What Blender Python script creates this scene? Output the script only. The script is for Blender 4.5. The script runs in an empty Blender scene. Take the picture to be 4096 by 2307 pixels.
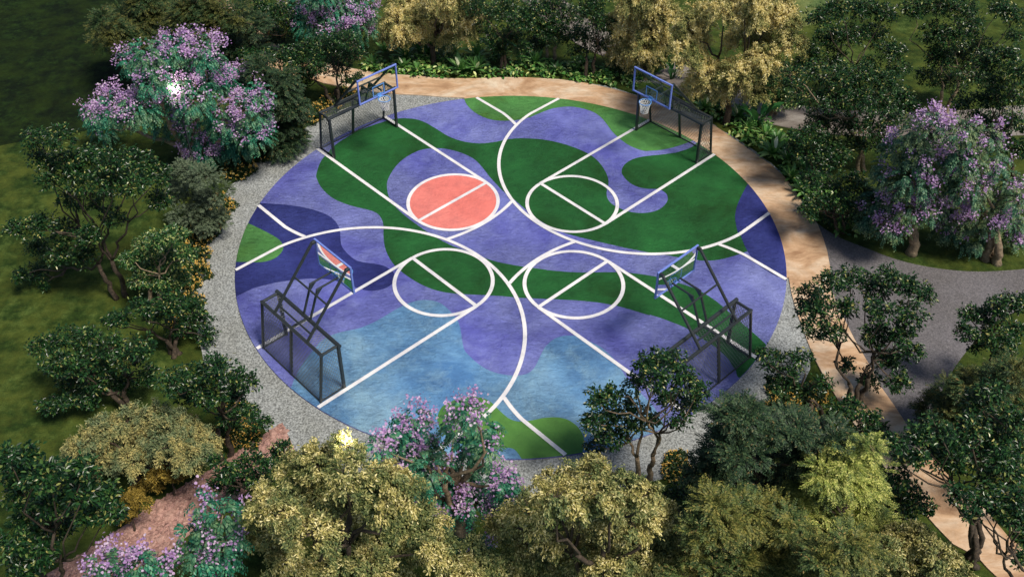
import bpy, bmesh, math, random
import numpy as np
from mathutils import Vector, Matrix
from mathutils.geometry import tessellate_polygon
sc = bpy.context.scene
R = math.radians
col = sc.collection
# ---------------------------------------------------------------- camera
cam = bpy.data.cameras.new('camera'); cam_o = bpy.data.objects.new('camera', cam); col.objects.link(cam_o)
cam.sensor_width = 36.0; cam.lens = 35.822; cam.clip_end = 1500
_p, _y, _r = 0.7453, -0.0347, -0.0062
_f = Vector((math.sin(_y)*math.cos(_p), math.cos(_y)*math.cos(_p), -math.sin(_p)))
_x = Vector((math.cos(_y), -math.sin(_y), 0)); _u = _x.cross(_f)
_x2 = _x*math.cos(_r) + _u*math.sin(_r); _u2 = -_x*math.sin(_r) + _u*math.cos(_r)
m = Matrix((_x2, _u2, -_f)).transposed().to_4x4(); m.translation = (1.0775, -29.895, 25.1886)
cam_o.matrix_world = m
sc.camera = cam_o
# ---------------------------------------------------------------- sky, sun, exposure
SUN_AZ, SUN_EL = -38.0, 60.0           # direction towards the sun (math angle from +X), elevation
w = bpy.data.worlds.new('World'); sc.world = w; w.use_nodes = True
nt = w.node_tree; bg = nt.nodes['Background']; sky = nt.nodes.new('ShaderNodeTexSky'); sky.sky_type = 'NISHITA'
sky.sun_disc = False; sky.sun_elevation = R(SUN_EL); sky.sun_rotation = R(90 - SUN_AZ)
nt.links.new(sky.outputs[0], bg.inputs[0]); bg.inputs[1].default_value = 0.07
sl = bpy.data.lights.new('sun', 'SUN'); so = bpy.data.objects.new('sun', sl); col.objects.link(so)
sl.energy = 3.5; sl.angle = R(14); sl.color = (1.0, .92, .8)
sd = Vector((math.cos(R(SUN_EL))*math.cos(R(SUN_AZ)), math.cos(R(SUN_EL))*math.sin(R(SUN_AZ)), math.sin(R(SUN_EL))))
so.rotation_euler = sd.to_track_quat('Z', 'Y').to_euler(); so.location = sd*60
sc.view_settings.view_transform = 'Standard'; sc.view_settings.look = 'None'
sc.view_settings.exposure = 0.2; sc.view_settings.gamma = 1.0
# ---- measured world coordinates (metres)
SHP={"green":[[-8.176,4.018],[-8.177,4.727],[-8.074,5.287],[-7.821,5.976],[-7.618,6.387],[-7.281,6.836],[-6.856,7.326],[-5.909,7.996],[-5.268,8.285],[-4.592,8.279],[-4.078,8.039],[-3.548,7.565],[-2.895,6.943],[-2.272,6.592],[-1.55,6.454],[-0.902,6.573],[-0.315,6.795],[0.399,6.885],[1.294,6.781],[2.184,6.441],[2.941,5.949],[3.395,5.459],[3.72,4.779],[3.891,4.018],[3.837,3.363],[3.855,3.562],[3.786,3.145],[3.808,2.736],[3.965,2.386],[4.262,2.118],[4.56,1.928],[5.014,1.826],[5.477,1.886],[5.861,2.108],[6.138,2.49],[6.224,2.795],[6.187,3.101],[6.017,3.329],[5.834,3.402],[5.426,3.418],[5.055,3.539],[4.724,3.846],[4.493,4.32],[4.465,4.59],[4.539,4.919],[4.733,5.227],[5.075,5.514],[5.577,5.694],[6.241,5.823],[6.811,5.967],[6.781,5.955],[7.194,6.164],[7.547,6.401],[7.739,6.666],[8.046,7.053],[8.562,6.889],[9.546,5.543],[10.199,3.41],[10.429,1.906],[10.051,0.465],[9.365,-0.177],[8.922,-0.414],[8.421,-0.673],[7.811,-0.91],[7.37,-0.966],[7.053,-0.952],[6.37,-0.814],[5.971,-0.713],[5.31,-0.572],[4.792,-0.428],[4.357,-0.303],[4.729,-0.452],[4.151,-0.24],[3.275,0.059],[2.537,0.319],[1.941,0.585],[1.489,0.905],[1.03,1.327],[0.719,1.709],[0.306,2.245],[-0.082,2.742],[-0.409,3.12],[-0.747,3.66],[-1.094,4.239],[-0.972,4.032],[-1.364,4.782],[-1.685,5.272],[-2.101,5.628],[-2.548,5.873],[-3.058,6.033],[-3.558,6.038],[-4.044,5.894],[-4.499,5.486],[-4.839,4.974],[-5.062,4.364],[-5.178,3.716],[-5.147,3.243],[-5.028,2.728],[-4.854,2.325],[-4.548,1.831],[-4.054,1.254],[-3.545,0.737],[-3.113,0.322],[-2.739,0.015],[-2.203,-0.363],[-1.651,-0.644],[-0.984,-1.008],[-0.39,-1.259],[0.488,-1.478],[1.356,-1.63],[1.385,-1.651],[2.535,-1.751],[3.971,-1.702],[4.542,-1.743],[5.472,-1.933],[6.213,-2.245],[6.511,-2.384],[6.831,-2.563],[7.24,-2.923],[7.73,-3.477],[7.447,-3.149],[7.7,-3.499],[8.552,-4.721],[8.939,-5.31],[9.252,-5.725],[8.723,-6.431],[7.843,-6.86],[7.729,-6.506],[7.657,-6.351],[7.539,-6.006],[7.365,-5.721],[7.204,-5.498],[6.95,-5.242],[6.65,-4.95],[6.411,-4.721],[6.215,-4.523],[5.757,-4.261],[5.409,-4.079],[5.055,-3.932],[4.968,-3.933],[4.162,-3.596],[3.616,-3.43],[3.065,-3.323],[2.231,-3.243],[1.114,-3.199],[0.387,-3.168],[-0.288,-3.096],[-1.585,-3.035],[-2.009,-3.004],[-2.439,-2.912],[-2.879,-2.736],[-3.302,-2.475],[-3.708,-2.145],[-4.03,-1.831],[-4.298,-1.512],[-4.557,-1.054],[-4.772,-0.496],[-4.905,0.147],[-4.979,0.749],[-5.081,1.131],[-5.243,1.444],[-5.453,1.636],[-5.75,1.777],[-6.304,1.962],[-6.773,2.176],[-7.226,2.469],[-7.607,2.871],[-7.903,3.307],[-8.082,3.699]],"lgtop":[[-2.523,10.396],[-2.448,10.024],[-2.275,9.476],[-1.931,8.919],[-1.476,8.485],[-0.975,8.255],[-0.484,8.211],[0.063,8.301],[0.548,8.51],[1.034,8.876],[1.526,9.224],[2.023,9.394],[2.519,9.417],[3.012,9.259],[3.438,8.989],[3.733,8.607],[3.959,8.12],[4.178,7.534],[4.454,7.013],[4.787,6.554],[5.124,6.255],[5.465,6.08],[5.671,6.07],[6.17,6.139],[6.68,6.323],[7.201,6.595],[7.557,6.836],[7.736,6.958],[7.976,7.347],[7.512,8.117],[5.891,9.322],[5.041,10.221],[1.904,10.734],[-0.638,10.794]],"navyR":[[9.833,4.135],[9.57,3.838],[9.215,3.077],[8.935,2.363],[8.78,1.767],[8.745,1.378],[8.748,0.713],[8.822,0.593],[8.923,-0.188],[9.122,-0.855],[9.471,-1.415],[9.844,-1.771],[10.197,-1.953],[10.382,-1.949],[10.959,-0.273],[10.915,2.085],[10.433,2.903]],"navyL":[[-10.395,2.034],[-10.157,2.09],[-9.65,2.062],[-8.85,1.971],[-8.197,1.813],[-7.699,1.626],[-7.288,1.39],[-7.0,1.129],[-6.756,0.75],[-6.622,0.373],[-6.521,-0.138],[-6.412,-0.503],[-6.143,-0.904],[-5.798,-1.252],[-5.427,-1.398],[-4.979,-1.474],[-4.643,-1.597],[-4.354,-1.829],[-4.204,-2.126],[-4.246,-2.51],[-4.443,-2.766],[-4.792,-2.921],[-5.161,-2.922],[-5.519,-2.794],[-5.944,-2.616],[-6.284,-2.456],[-6.729,-2.361],[-7.25,-2.341],[-7.866,-2.433],[-8.416,-2.553],[-8.948,-2.756],[-9.333,-2.954],[-9.786,-3.337],[-10.044,-3.446],[-10.465,-2.027],[-10.637,0.226]],"lgL":[[-10.556,0.944],[-10.311,0.805],[-9.959,0.598],[-9.431,0.256],[-8.969,-0.084],[-8.73,-0.378],[-8.632,-0.65],[-8.673,-0.968],[-8.85,-1.263],[-9.111,-1.425],[-9.447,-1.499],[-9.86,-1.488],[-10.227,-1.488],[-10.454,-1.459],[-10.585,-1.151],[-10.637,0.226]],"sky":[[-7.06,-7.817],[-6.99,-7.649],[-6.953,-7.296],[-6.82,-6.637],[-6.565,-5.955],[-6.335,-5.488],[-6.042,-5.23],[-5.684,-5.052],[-5.339,-4.941],[-5.064,-4.832],[-4.634,-4.533],[-4.265,-4.19],[-3.892,-3.824],[-3.557,-3.574],[-3.238,-3.416],[-2.961,-3.377],[-2.678,-3.41],[-2.388,-3.544],[-2.085,-3.857],[-1.84,-4.187],[-1.678,-4.534],[-1.584,-4.915],[-1.518,-5.292],[-1.402,-5.805],[-1.211,-6.092],[-0.93,-6.409],[-0.655,-6.65],[-0.308,-6.835],[0.059,-6.93],[0.396,-6.949],[0.679,-6.897],[0.884,-6.751],[1.036,-6.5],[1.163,-6.138],[1.317,-5.697],[1.46,-5.457],[1.673,-5.209],[1.942,-5.07],[2.211,-5.037],[2.479,-5.075],[2.744,-5.219],[3.086,-5.433],[3.318,-5.63],[3.66,-6.073],[3.899,-6.566],[4.061,-6.947],[4.228,-7.184],[4.477,-7.598],[4.917,-8.282],[5.173,-9.101],[5.11,-9.9],[3.06,-10.912],[0.028,-11.18],[-3.074,-10.604],[-5.63,-9.186]],"ol":[[-1.716,-8.169],[-1.474,-8.012],[-1.226,-7.932],[-0.922,-7.914],[-0.64,-7.974],[-0.405,-8.117],[-0.246,-8.295],[-0.061,-8.519],[0.198,-8.787],[0.45,-8.909],[0.648,-8.92],[0.945,-8.864],[1.315,-8.757],[1.663,-8.716],[1.936,-8.747],[2.183,-8.863],[2.426,-9.111],[2.567,-9.421],[2.598,-9.698],[2.541,-10.111],[2.498,-10.457],[1.568,-10.689],[0.735,-10.593],[0.658,-10.393],[0.558,-10.21],[0.433,-10.047],[0.262,-9.982],[-0.004,-9.983],[-0.318,-9.984],[-0.965,-9.947],[-1.497,-9.744],[-1.874,-9.366],[-2.065,-8.921],[-1.992,-8.458],[-1.79,-8.19]],"tan":[[-16.831,21.934],[-14.828,18.501],[-13.35,16.342],[-12.04,14.712],[-11.048,13.802],[-10.452,13.489],[-8.05,12.583],[-7.302,12.348],[-5.627,12.037],[-4.246,11.896],[-3.261,11.759],[-1.968,11.788],[-0.679,11.916],[0.615,11.909],[1.907,11.792],[3.188,11.481],[4.446,10.97],[5.309,10.519],[8.635,8.176],[9.102,7.545],[9.753,6.621],[10.714,5.241],[11.146,4.384],[11.398,3.548],[11.373,3.73],[11.571,2.643],[11.785,1.727],[11.928,1.345],[11.981,0.509],[11.98,-0.303],[11.913,-1.17],[11.721,-2.276],[11.743,-3.199],[11.897,-4.16],[12.011,-4.965],[12.256,-6.19],[12.406,-7.116],[12.651,-7.949],[12.875,-8.804],[12.947,-9.195],[13.53,-10.507],[13.927,-11.261],[14.325,-11.839],[14.698,-12.782],[15.017,-13.23],[15.65,-14.466],[14.296,-14.657],[13.789,-13.837],[13.624,-13.488],[13.048,-13.078],[12.737,-12.506],[12.349,-11.698],[11.931,-10.913],[11.527,-9.796],[11.175,-8.676],[10.862,-7.645],[10.633,-6.741],[10.447,-5.787],[10.329,-4.608],[10.247,-3.431],[10.238,-2.648],[10.278,-1.824],[9.945,-1.835],[10.02,-1.34],[10.07,-0.842],[10.096,-0.342],[10.097,0.159],[10.074,0.659],[10.025,1.158],[9.952,1.653],[9.854,2.144],[9.732,2.63],[9.587,3.109],[9.417,3.58],[9.225,4.042],[9.01,4.494],[8.773,4.935],[8.514,5.364],[8.234,5.779],[7.934,6.18],[7.614,6.566],[7.276,6.935],[6.92,7.287],[6.547,7.621],[6.158,7.936],[5.753,8.231],[5.335,8.506],[4.903,8.76],[4.46,8.992],[4.005,9.202],[3.541,9.389],[3.068,9.553],[2.587,9.693],[2.1,9.809],[1.608,9.901],[1.111,9.969],[0.613,10.011],[0.112,10.029],[-0.388,10.023],[-0.888,9.991],[-1.386,9.934],[-1.88,9.854],[-2.369,9.748],[-2.44,10.111],[-3.451,10.151],[-4.415,10.277],[-5.503,10.337],[-7.489,10.677],[-9.126,11.227],[-9.792,11.61],[-10.548,11.861],[-11.883,12.58],[-13.472,13.761],[-14.981,15.438],[-16.776,17.999],[-19.586,21.929]],"asph":[[11.633,2.378],[11.941,1.414],[12.623,0.566],[13.533,-0.063],[14.43,-0.638],[15.358,-1.005],[16.316,-1.213],[17.306,-1.28],[18.339,-1.2],[19.409,-1.019],[21.155,-0.515],[20.739,-1.64],[18.385,-3.157],[16.902,-4.08],[15.758,-5.32],[14.835,-6.496],[13.803,-8.098],[12.947,-9.195],[12.643,-8.698],[11.93,-6.573],[10.496,-2.97]],"pink":[[-7.005,-9.12],[-7.405,-9.519],[-8.463,-10.634],[-9.358,-11.49],[-10.27,-12.368],[-10.87,-13.11],[-11.677,-13.965],[-12.607,-14.79],[-13.181,-15.421],[-10.53,-15.651],[-9.989,-14.47],[-9.252,-13.799],[-8.419,-12.801],[-7.592,-11.846],[-7.154,-11.094],[-6.399,-10.209]],"darklawn":[[-22.226,5.885],[-21.382,6.244],[-19.812,6.759],[-18.138,7.382],[-15.427,8.851],[-12.699,11.924],[-11.467,14.773],[-14.997,22.327],[-30.147,22.01],[-24.997,4.768]],"palelawn":[[14.088,17.095],[15.254,17.638],[17.158,20.104],[17.916,22.419],[13.873,22.334],[14.223,18.942]],"bpath":[[1.297,21.821],[1.813,20.482],[3.063,18.282],[4.531,16.17],[6.463,14.711],[8.025,13.121],[9.791,11.672],[11.048,10.711],[12.399,9.987],[14.285,9.531],[16.874,9.465],[19.544,9.565],[23.486,10.051],[23.73,8.065],[19.72,7.573],[16.886,7.465],[14.045,7.545],[11.715,8.107],[9.972,9.025],[8.545,10.108],[6.677,11.643],[5.147,13.205],[3.079,14.794],[1.373,17.21],[0.023,19.588],[-0.567,21.097]],"ros":[[-6.51,13.89,1],[-5.45,13.39,1.1],[-5.48,12.47,0.8],[-5.86,14.33,0.9],[-2.74,12.18,1.3],[-2.0,12.3,1.2],[-2.06,13.51,1.1],[-4.4,13.71,1],[-3.17,13.93,1],[-0.89,13.79,1],[0.79,13.05,1],[2.97,12.85,0.9],[4.25,12.51,0.8],[-6.93,12.66,0.8],[-4.8,12.24,0.7],[1.78,12.39,0.7],[8.39,9.27,1],[8.82,9.74,1],[8.07,10.41,1],[9.77,8.57,1],[10.1,7.76,0.8],[10.77,7.2,0.9],[10.85,5.73,1.2],[11.43,5.37,1.1],[11.22,6.7,0.9],[11.34,4.15,0.9],[12.56,3.54,0.9],[11.71,3.15,1.1],[11.89,1.97,1.2],[12.2,1.63,1],[12.67,2.7,0.9],[13.13,1.02,1],[12.62,0.81,0.8],[6.45,12.31,0.9]],"big":[[-4.77,13.89,1.1],[-1.15,13.68,1.1],[7.17,11.98,1.3],[10.53,8.02,1.2],[12.11,4.14,1.2]],"lan":[[-9.13,8.38,0.43],[-8.47,9.23,0.4],[-7.95,10.14,0.36],[-10.93,5.53,0.44],[-11.41,4.26,0.43],[-11.58,1.85,0.38],[-11.69,1.01,0.38],[-11.9,0.1,0.4],[-11.95,-1.03,0.39],[-11.51,-2.15,0.35],[-11.85,-2.81,0.38],[-11.52,-3.75,0.4],[-11.31,-4.96,0.33],[-8.53,-8.87,0.33],[-8.44,-9.6,0.35],[-7.91,-9.82,0.3],[9.2,-7.6,0.39],[9.61,-7.97,0.33],[8.83,-8.32,0.36],[10.22,-7.44,0.29],[5.48,-10.74,0.31],[5.41,-10.32,0.27]],"cov1":[[-7.496,12.043],[-6.078,12.076],[-4.4,11.845],[-1.98,11.901],[0.612,12.049],[3.196,11.62],[4.456,11.169],[5.644,11.348],[5.719,12.571],[3.846,12.983],[1.466,13.392],[-2.145,13.543],[-5.193,13.828],[-7.222,13.546]],"cov2":[[7.415,9.362],[8.197,8.602],[8.782,8.397],[9.781,6.828],[10.86,5.441],[11.486,3.735],[11.39,3.179],[11.671,2.291],[11.96,1.517],[12.665,0.774],[13.301,0.542],[13.52,1.555],[13.091,2.86],[12.696,4.23],[12.21,5.277],[11.887,7.086],[11.074,8.342],[10.009,9.423],[8.69,10.306],[7.783,10.635]]}
TREES=[
('J', 'large lilac-blossomed tree with teal foliage beside the upper left goal', (-13.68, 4.32), [(-13.53, 3.22, 6.01, 0.66), (-12.73, 4.01, 5.9, 0.6), (-11.79, 4.22, 5.63, 0.68), (-13.19, 4.17, 4.78, 0.77), (-11.99, 4.95, 4.07, 0.86), (-12.29, 3.23, 4.23, 0.83), (-11.11, 5.41, 3.44, 0.72), (-13.43, 2.78, 5.27, 0.56), (-15.14, 2.83, 4.0, 0.73), (-14.12, 2.57, 4.09, 0.75), (-17.3, 5.36, 2.06, 0.52), (-14.25, 5.07, 2.01, 0.82), (-12.82, 4.59, 1.97, 0.89), (-11.38, 3.97, 2.77, 0.87), (-10.28, 3.79, 3.36, 0.7), (-10.24, 3.57, 2.4, 0.66), (-11.72, 4.74, 1.1, 0.79), (-12.74, 4.12, 1.02, 0.68), (-17.39, 5.81, 1.08, 0.6), (-10.07, 4.22, 3.73, 0.56), (-14.89, 4.8, 4.91, 0.46)], {}),
('J', 'pale barked tree with sparse lilac flowers at the bend of the far tan path', (-7.82, 13.6), [(-9.57, 14.22, 2.19, 0.94), (-8.44, 13.52, 2.76, 0.89), (-7.87, 13.08, 2.3, 0.78), (-10.26, 14.09, 2.45, 0.84), (-8.83, 13.06, 1.99, 0.78), (-7.4, 13.78, 2.44, 0.71), (-9.99, 13.23, 1.99, 0.6), (-8.33, 14.25, 3.09, 0.89), (-7.43, 13.87, 1.36, 0.49), (-9.11, 12.87, 3.87, 0.81)], {}),
('J', 'lilac-blossomed tree with a pale forked trunk on the grass above the grey plaza', (15.13, -0.3), [(13.85, -0.54, 5.64, 0.51), (14.13, -0.9, 6.2, 0.42), (13.71, 0.01, 4.62, 0.58), (14.2, -0.63, 4.73, 0.63), (15.5, 0.51, 4.13, 0.62), (13.51, -0.09, 3.66, 0.59), (14.04, -0.98, 3.98, 0.69), (13.74, 0.4, 2.04, 0.62), (14.17, -0.76, 2.59, 0.65), (13.54, 0.16, 1.38, 0.62), (13.79, -0.87, 1.76, 0.49), (14.94, -0.62, 2.49, 0.6), (15.28, 0.01, 3.44, 0.65)], {'col': 'Js'}),
('J', 'lilac-blossomed tree on reddish multiple stems by the grey plaza', (18.07, -0.55), [(14.97, -1.23, 6.13, 0.5), (15.88, -0.8, 5.7, 0.51), (15.37, -1.34, 5.1, 0.61), (16.66, -0.39, 4.44, 0.63), (17.72, -0.06, 3.19, 0.6), (16.1, -0.85, 3.58, 0.64), (16.32, -0.33, 1.92, 0.61), (17.13, -0.66, 2.2, 0.72), (18.35, -0.01, 1.71, 0.61), (16.34, 0.11, 1.01, 0.53), (17.1, -0.25, 0.83, 0.5), (18.61, -0.08, 0.83, 0.47), (17.68, -1.24, 3.38, 0.41)], {'stems': 4, 'col': 'Js'}),
('J', 'lilac-blossomed tree rising in front of the near edge of the court', (-0.81, -13.8), [(-2.11, -13.0, 5.04, 0.35), (-2.31, -13.56, 4.98, 0.36), (-1.9, -13.38, 4.61, 0.41), (-0.45, -14.75, 7.32, 0.29), (-0.92, -13.64, 5.51, 0.32), (-0.26, -13.25, 5.03, 0.32), (-0.59, -13.24, 4.32, 0.43), (-0.11, -14.12, 5.2, 0.35), (-2.65, -13.27, 3.71, 0.4), (-1.5, -14.67, 5.08, 0.49), (-0.91, -13.09, 2.85, 0.52), (-0.2, -13.31, 2.9, 0.45), (-2.04, -13.92, 3.22, 0.46), (-1.32, -13.67, 2.37, 0.54), (-0.44, -13.98, 2.75, 0.46), (0.26, -14.08, 3.95, 0.3), (0.47, -14.29, 3.65, 0.31), (-2.63, -14.71, 5.99, 0.23), (-0.59, -14.15, 0.76, 0.44), (-1.11, -13.12, 0.65, 0.38), (-1.85, -13.65, 4.21, 0.41)], {'lean': 1}),
('J', 'lilac-blossomed tree overhanging the pink stony path', (-7.35, -16.36), [(-6.66, -16.13, 5.59, 0.18), (-6.08, -16.38, 5.53, 0.27), (-7.11, -16.19, 4.48, 0.19), (-6.51, -16.48, 4.93, 0.32), (-6.04, -16.59, 4.96, 0.3), (-6.72, -16.77, 4.46, 0.34), (-6.38, -16.51, 3.9, 0.36), (-6.76, -16.43, 3.06, 0.33), (-6.06, -15.88, 4.73, 0.19), (-7.15, -16.67, 4.12, 0.21)], {}),
('J', 'lilac-blossomed treetop at the bottom edge, below the pink stony path', (-9.57, -16.99), [(-8.72, -17.31, 4.87, 0.22), (-8.69, -16.79, 4.12, 0.25), (-8.08, -17.08, 4.47, 0.24), (-8.84, -17.2, 4.13, 0.3), (-8.36, -17.07, 3.94, 0.32), (-7.86, -16.94, 3.83, 0.23)], {}),
('Y', 'yellow-olive tree behind the tropical planting between the two far goals', (-4.13, 13.24), [(-5.53, 12.3, 2.74, 0.76), (-4.6, 13.77, 2.38, 0.93), (-3.31, 13.88, 2.23, 0.93), (-2.28, 12.55, 2.74, 0.69), (-4.98, 13.36, 1.77, 0.82), (-3.71, 13.72, 1.55, 0.83), (-2.68, 12.7, 2.05, 0.66), (-5.9, 12.58, 1.88, 0.52), (-5.56, 14.2, 2.64, 0.75), (-3.64, 12.25, 4.04, 0.85), (-2.43, 12.61, 3.68, 0.72)], {'col': 'Yd'}),
('Y', 'narrow yellow-olive tree just left of the far right goal', (5.87, 11.95), [(4.56, 12.07, 2.97, 0.64), (5.22, 11.9, 3.46, 0.74), (5.95, 11.69, 3.0, 0.74), (6.58, 11.36, 3.57, 0.66), (4.67, 12.63, 1.67, 0.66), (5.65, 11.37, 2.19, 0.75), (6.68, 12.6, 1.71, 0.7), (4.36, 12.69, 0.81, 0.48), (5.42, 11.99, 1.02, 0.59), (6.57, 12.59, 0.89, 0.48), (4.97, 11.42, 4.18, 0.66), (5.97, 11.24, 4.38, 0.66)], {'col': 'Yd'}),
('Y', 'broad yellow-gold tree with a dark forked trunk behind the far right goal', (9.23, 8.3), [(7.59, 9.07, 4.78, 0.69), (8.25, 7.63, 5.89, 0.73), (9.45, 7.87, 5.43, 0.73), (10.89, 9.59, 4.18, 0.77), (11.23, 7.77, 4.26, 0.65), (7.45, 8.44, 4.03, 0.66), (7.0, 7.03, 3.91, 0.58), (7.97, 7.6, 3.03, 0.69), (9.01, 7.09, 3.35, 0.75), (10.08, 7.18, 3.86, 0.74), (11.69, 9.22, 2.12, 0.65), (10.14, 8.66, 1.65, 0.72), (11.36, 9.4, 1.21, 0.56), (7.45, 7.92, 2.16, 0.51), (8.62, 7.78, 2.07, 0.61), (9.62, 9.52, 3.65, 0.78), (9.35, 7.29, 6.58, 0.59), (10.67, 8.78, 5.67, 0.61), (7.0, 8.22, 4.87, 0.62)], {'col': 'Yd'}),
('Y', 'big rounded olive-yellow tree in the foreground, left of the near blossoming tree', (-4.09, -16.38), [(-3.1, -15.86, 7.44, 0.32), (-3.87, -15.64, 6.56, 0.5), (-4.59, -15.32, 5.81, 0.47), (-4.99, -15.61, 5.26, 0.47), (-2.71, -17.22, 8.25, 0.42), (-2.23, -16.52, 7.34, 0.31), (-4.8, -17.04, 6.81, 0.36), (-4.42, -15.16, 4.5, 0.63), (-3.4, -15.73, 5.01, 0.61), (-2.21, -16.9, 7.01, 0.47), (-1.59, -16.93, 7.22, 0.39), (-1.73, -15.21, 3.68, 0.55), (-2.51, -15.43, 3.63, 0.64), (-3.43, -15.79, 3.78, 0.63), (-3.57, -17.91, 7.11, 0.54), (-5.71, -14.83, 2.42, 0.57), (-5.65, -15.97, 4.3, 0.34), (-4.75, -16.81, 4.11, 0.52), (-3.98, -16.4, 3.32, 0.63), (-2.89, -16.76, 3.94, 0.61), (-2.27, -15.26, 1.75, 0.68), (-1.23, -16.82, 4.78, 0.42)], {}),
('Y', 'big olive-yellow tree in the foreground, right of the near blossoming tree', (2.58, -16.2), [(2.09, -14.88, 5.09, 0.44), (2.39, -16.51, 7.56, 0.39), (1.52, -17.74, 8.32, 0.41), (2.3, -16.12, 5.95, 0.5), (2.88, -17.03, 7.52, 0.43), (3.33, -17.26, 7.85, 0.31), (0.96, -16.76, 6.35, 0.45), (1.63, -15.53, 3.94, 0.58), (2.66, -15.09, 3.15, 0.65), (3.3, -16.42, 5.64, 0.5), (4.11, -15.42, 4.55, 0.44), (4.77, -14.62, 2.54, 0.48), (0.54, -14.88, 2.58, 0.47), (0.95, -14.83, 1.59, 0.58), (2.0, -15.16, 1.78, 0.68), (2.86, -16.51, 3.97, 0.61), (3.88, -15.96, 3.48, 0.53), (4.64, -16.03, 3.46, 0.45), (0.27, -15.52, 4.21, 0.31), (1.4, -15.52, 5.84, 0.33)], {}),
('Y', 'rounded grey-olive tree on the lawn side of the pink stony path', (-10.99, -11.63), [(-11.46, -11.49, 2.4, 0.48), (-10.77, -11.13, 2.34, 0.53), (-9.79, -11.33, 2.79, 0.52), (-9.15, -11.38, 2.52, 0.48), (-11.75, -12.11, 2.62, 0.4), (-11.5, -11.46, 1.45, 0.54), (-10.73, -11.01, 1.29, 0.59), (-9.06, -12.32, 2.79, 0.51), (-8.56, -11.99, 2.4, 0.45), (-12.71, -11.43, 0.99, 0.35), (-12.28, -11.09, 0.37, 0.41), (-10.36, -12.3, 2.1, 0.43), (-10.11, -11.18, 0.66, 0.48), (-8.57, -12.6, 2.63, 0.4), (-8.28, -11.86, 2.25, 0.34)], {'col': 'Yg'}),
('Y', 'low golden bush spilling along the edge of the pink stony path, upper one', (-9.68, -11.99), [(-9.68, -12.49, 1.64, 0.25), (-9.67, -11.68, 0.82, 0.26), (-9.15, -11.67, 1.15, 0.26), (-10.54, -11.94, 0.36, 0.24), (-8.62, -11.87, 1.74, 0.21)], {'low': 1}),
('Y', 'low golden bush spilling along the edge of the pink stony path, lower one', (-10.49, -13.27), [(-10.19, -13.24, 1.65, 0.24), (-9.9, -13.4, 1.63, 0.22), (-10.38, -13.39, 1.26, 0.2), (-10.68, -13.3, 0.73, 0.17)], {'low': 1}),
('Y', 'small yellow-olive tree at the bottom beside the lower end of the tan path', (11.36, -15.02), [(10.19, -15.1, 3.3, 0.36), (10.58, -15.19, 3.62, 0.31), (9.57, -15.93, 3.85, 0.4), (10.76, -15.18, 2.56, 0.46), (10.83, -15.86, 3.81, 0.31), (9.39, -15.86, 3.03, 0.41), (10.99, -14.56, 0.64, 0.5), (11.24, -15.41, 2.03, 0.47), (12.87, -14.24, 0.39, 0.39), (11.48, -15.48, 2.89, 0.28), (9.15, -15.35, 2.4, 0.36), (8.75, -15.77, 2.5, 0.36)], {}),
('E', 'spreading fine-leaved evergreen at the upper left edge of the dark lawn', (-16.28, 11.26), [(-17.89, 10.01, 3.62, 0.78), (-17.41, 11.53, 3.2, 0.86), (-16.54, 12.58, 2.86, 0.91), (-14.53, 10.62, 3.71, 0.87), (-13.31, 10.42, 3.45, 0.8), (-12.27, 10.28, 4.1, 0.72), (-19.1, 11.64, 1.83, 0.59), (-17.2, 9.93, 2.8, 0.74), (-16.43, 11.03, 2.2, 0.83), (-14.75, 10.11, 2.93, 0.81), (-14.61, 12.88, 0.98, 0.79), (-16.7, 9.6, 2.31, 0.56), (-16.18, 12.23, 0.81, 0.67), (-13.85, 10.59, 4.39, 0.79), (-16.61, 12.33, 3.77, 0.83), (-13.14, 12.77, 1.58, 0.67)], {'col': 'Ed'}),
('E', 'dark columnar evergreen between the large blossoming tree and the upper left goal', (-10.19, 5.25), [(-9.45, 5.4, 3.74, 0.72), (-9.28, 5.44, 2.79, 0.74), (-10.09, 5.82, 2.35, 0.69), (-9.33, 5.66, 1.7, 0.69), (-9.88, 5.51, 1.19, 0.76), (-10.22, 5.01, 1.53, 0.59), (-9.78, 5.38, 0.59, 0.6), (-9.3, 5.62, 0.73, 0.44), (-10.34, 5.67, 3.56, 0.58), (-9.97, 5.31, 4.33, 0.57)], {'col': 'Ed2'}),
('E', 'sage-grey rounded shrub at the left edge of the gravel ring', (-12.04, -0.09), [(-11.83, 0.01, 3.14, 0.52), (-10.92, -0.51, 3.36, 0.54), (-10.7, -0.33, 2.51, 0.47), (-12.12, 0.47, 1.68, 0.63), (-11.31, 0.07, 1.44, 0.57), (-12.14, -0.64, 1.61, 0.47), (-11.66, -0.53, 1.24, 0.54), (-11.07, -0.12, 0.92, 0.39), (-12.64, 0.37, 1.94, 0.42)], {'sage': 1}),
('E', 'dark feathery evergreen crowding the near right edge of the gravel ring', (7.36, -13.64), [(6.05, -13.34, 5.52, 0.46), (6.51, -14.13, 6.19, 0.47), (7.5, -13.18, 5.23, 0.46), (5.73, -13.24, 4.29, 0.47), (6.02, -14.6, 5.87, 0.52), (7.36, -13.1, 3.83, 0.57), (7.84, -13.75, 5.0, 0.5), (5.5, -13.77, 3.98, 0.43), (6.13, -13.85, 3.76, 0.51), (7.32, -12.89, 2.34, 0.6), (8.18, -14.1, 5.91, 0.4), (6.44, -13.22, 5.62, 0.36), (5.59, -14.09, 6.76, 0.3)], {'col': 'Ed2'}),
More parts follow.
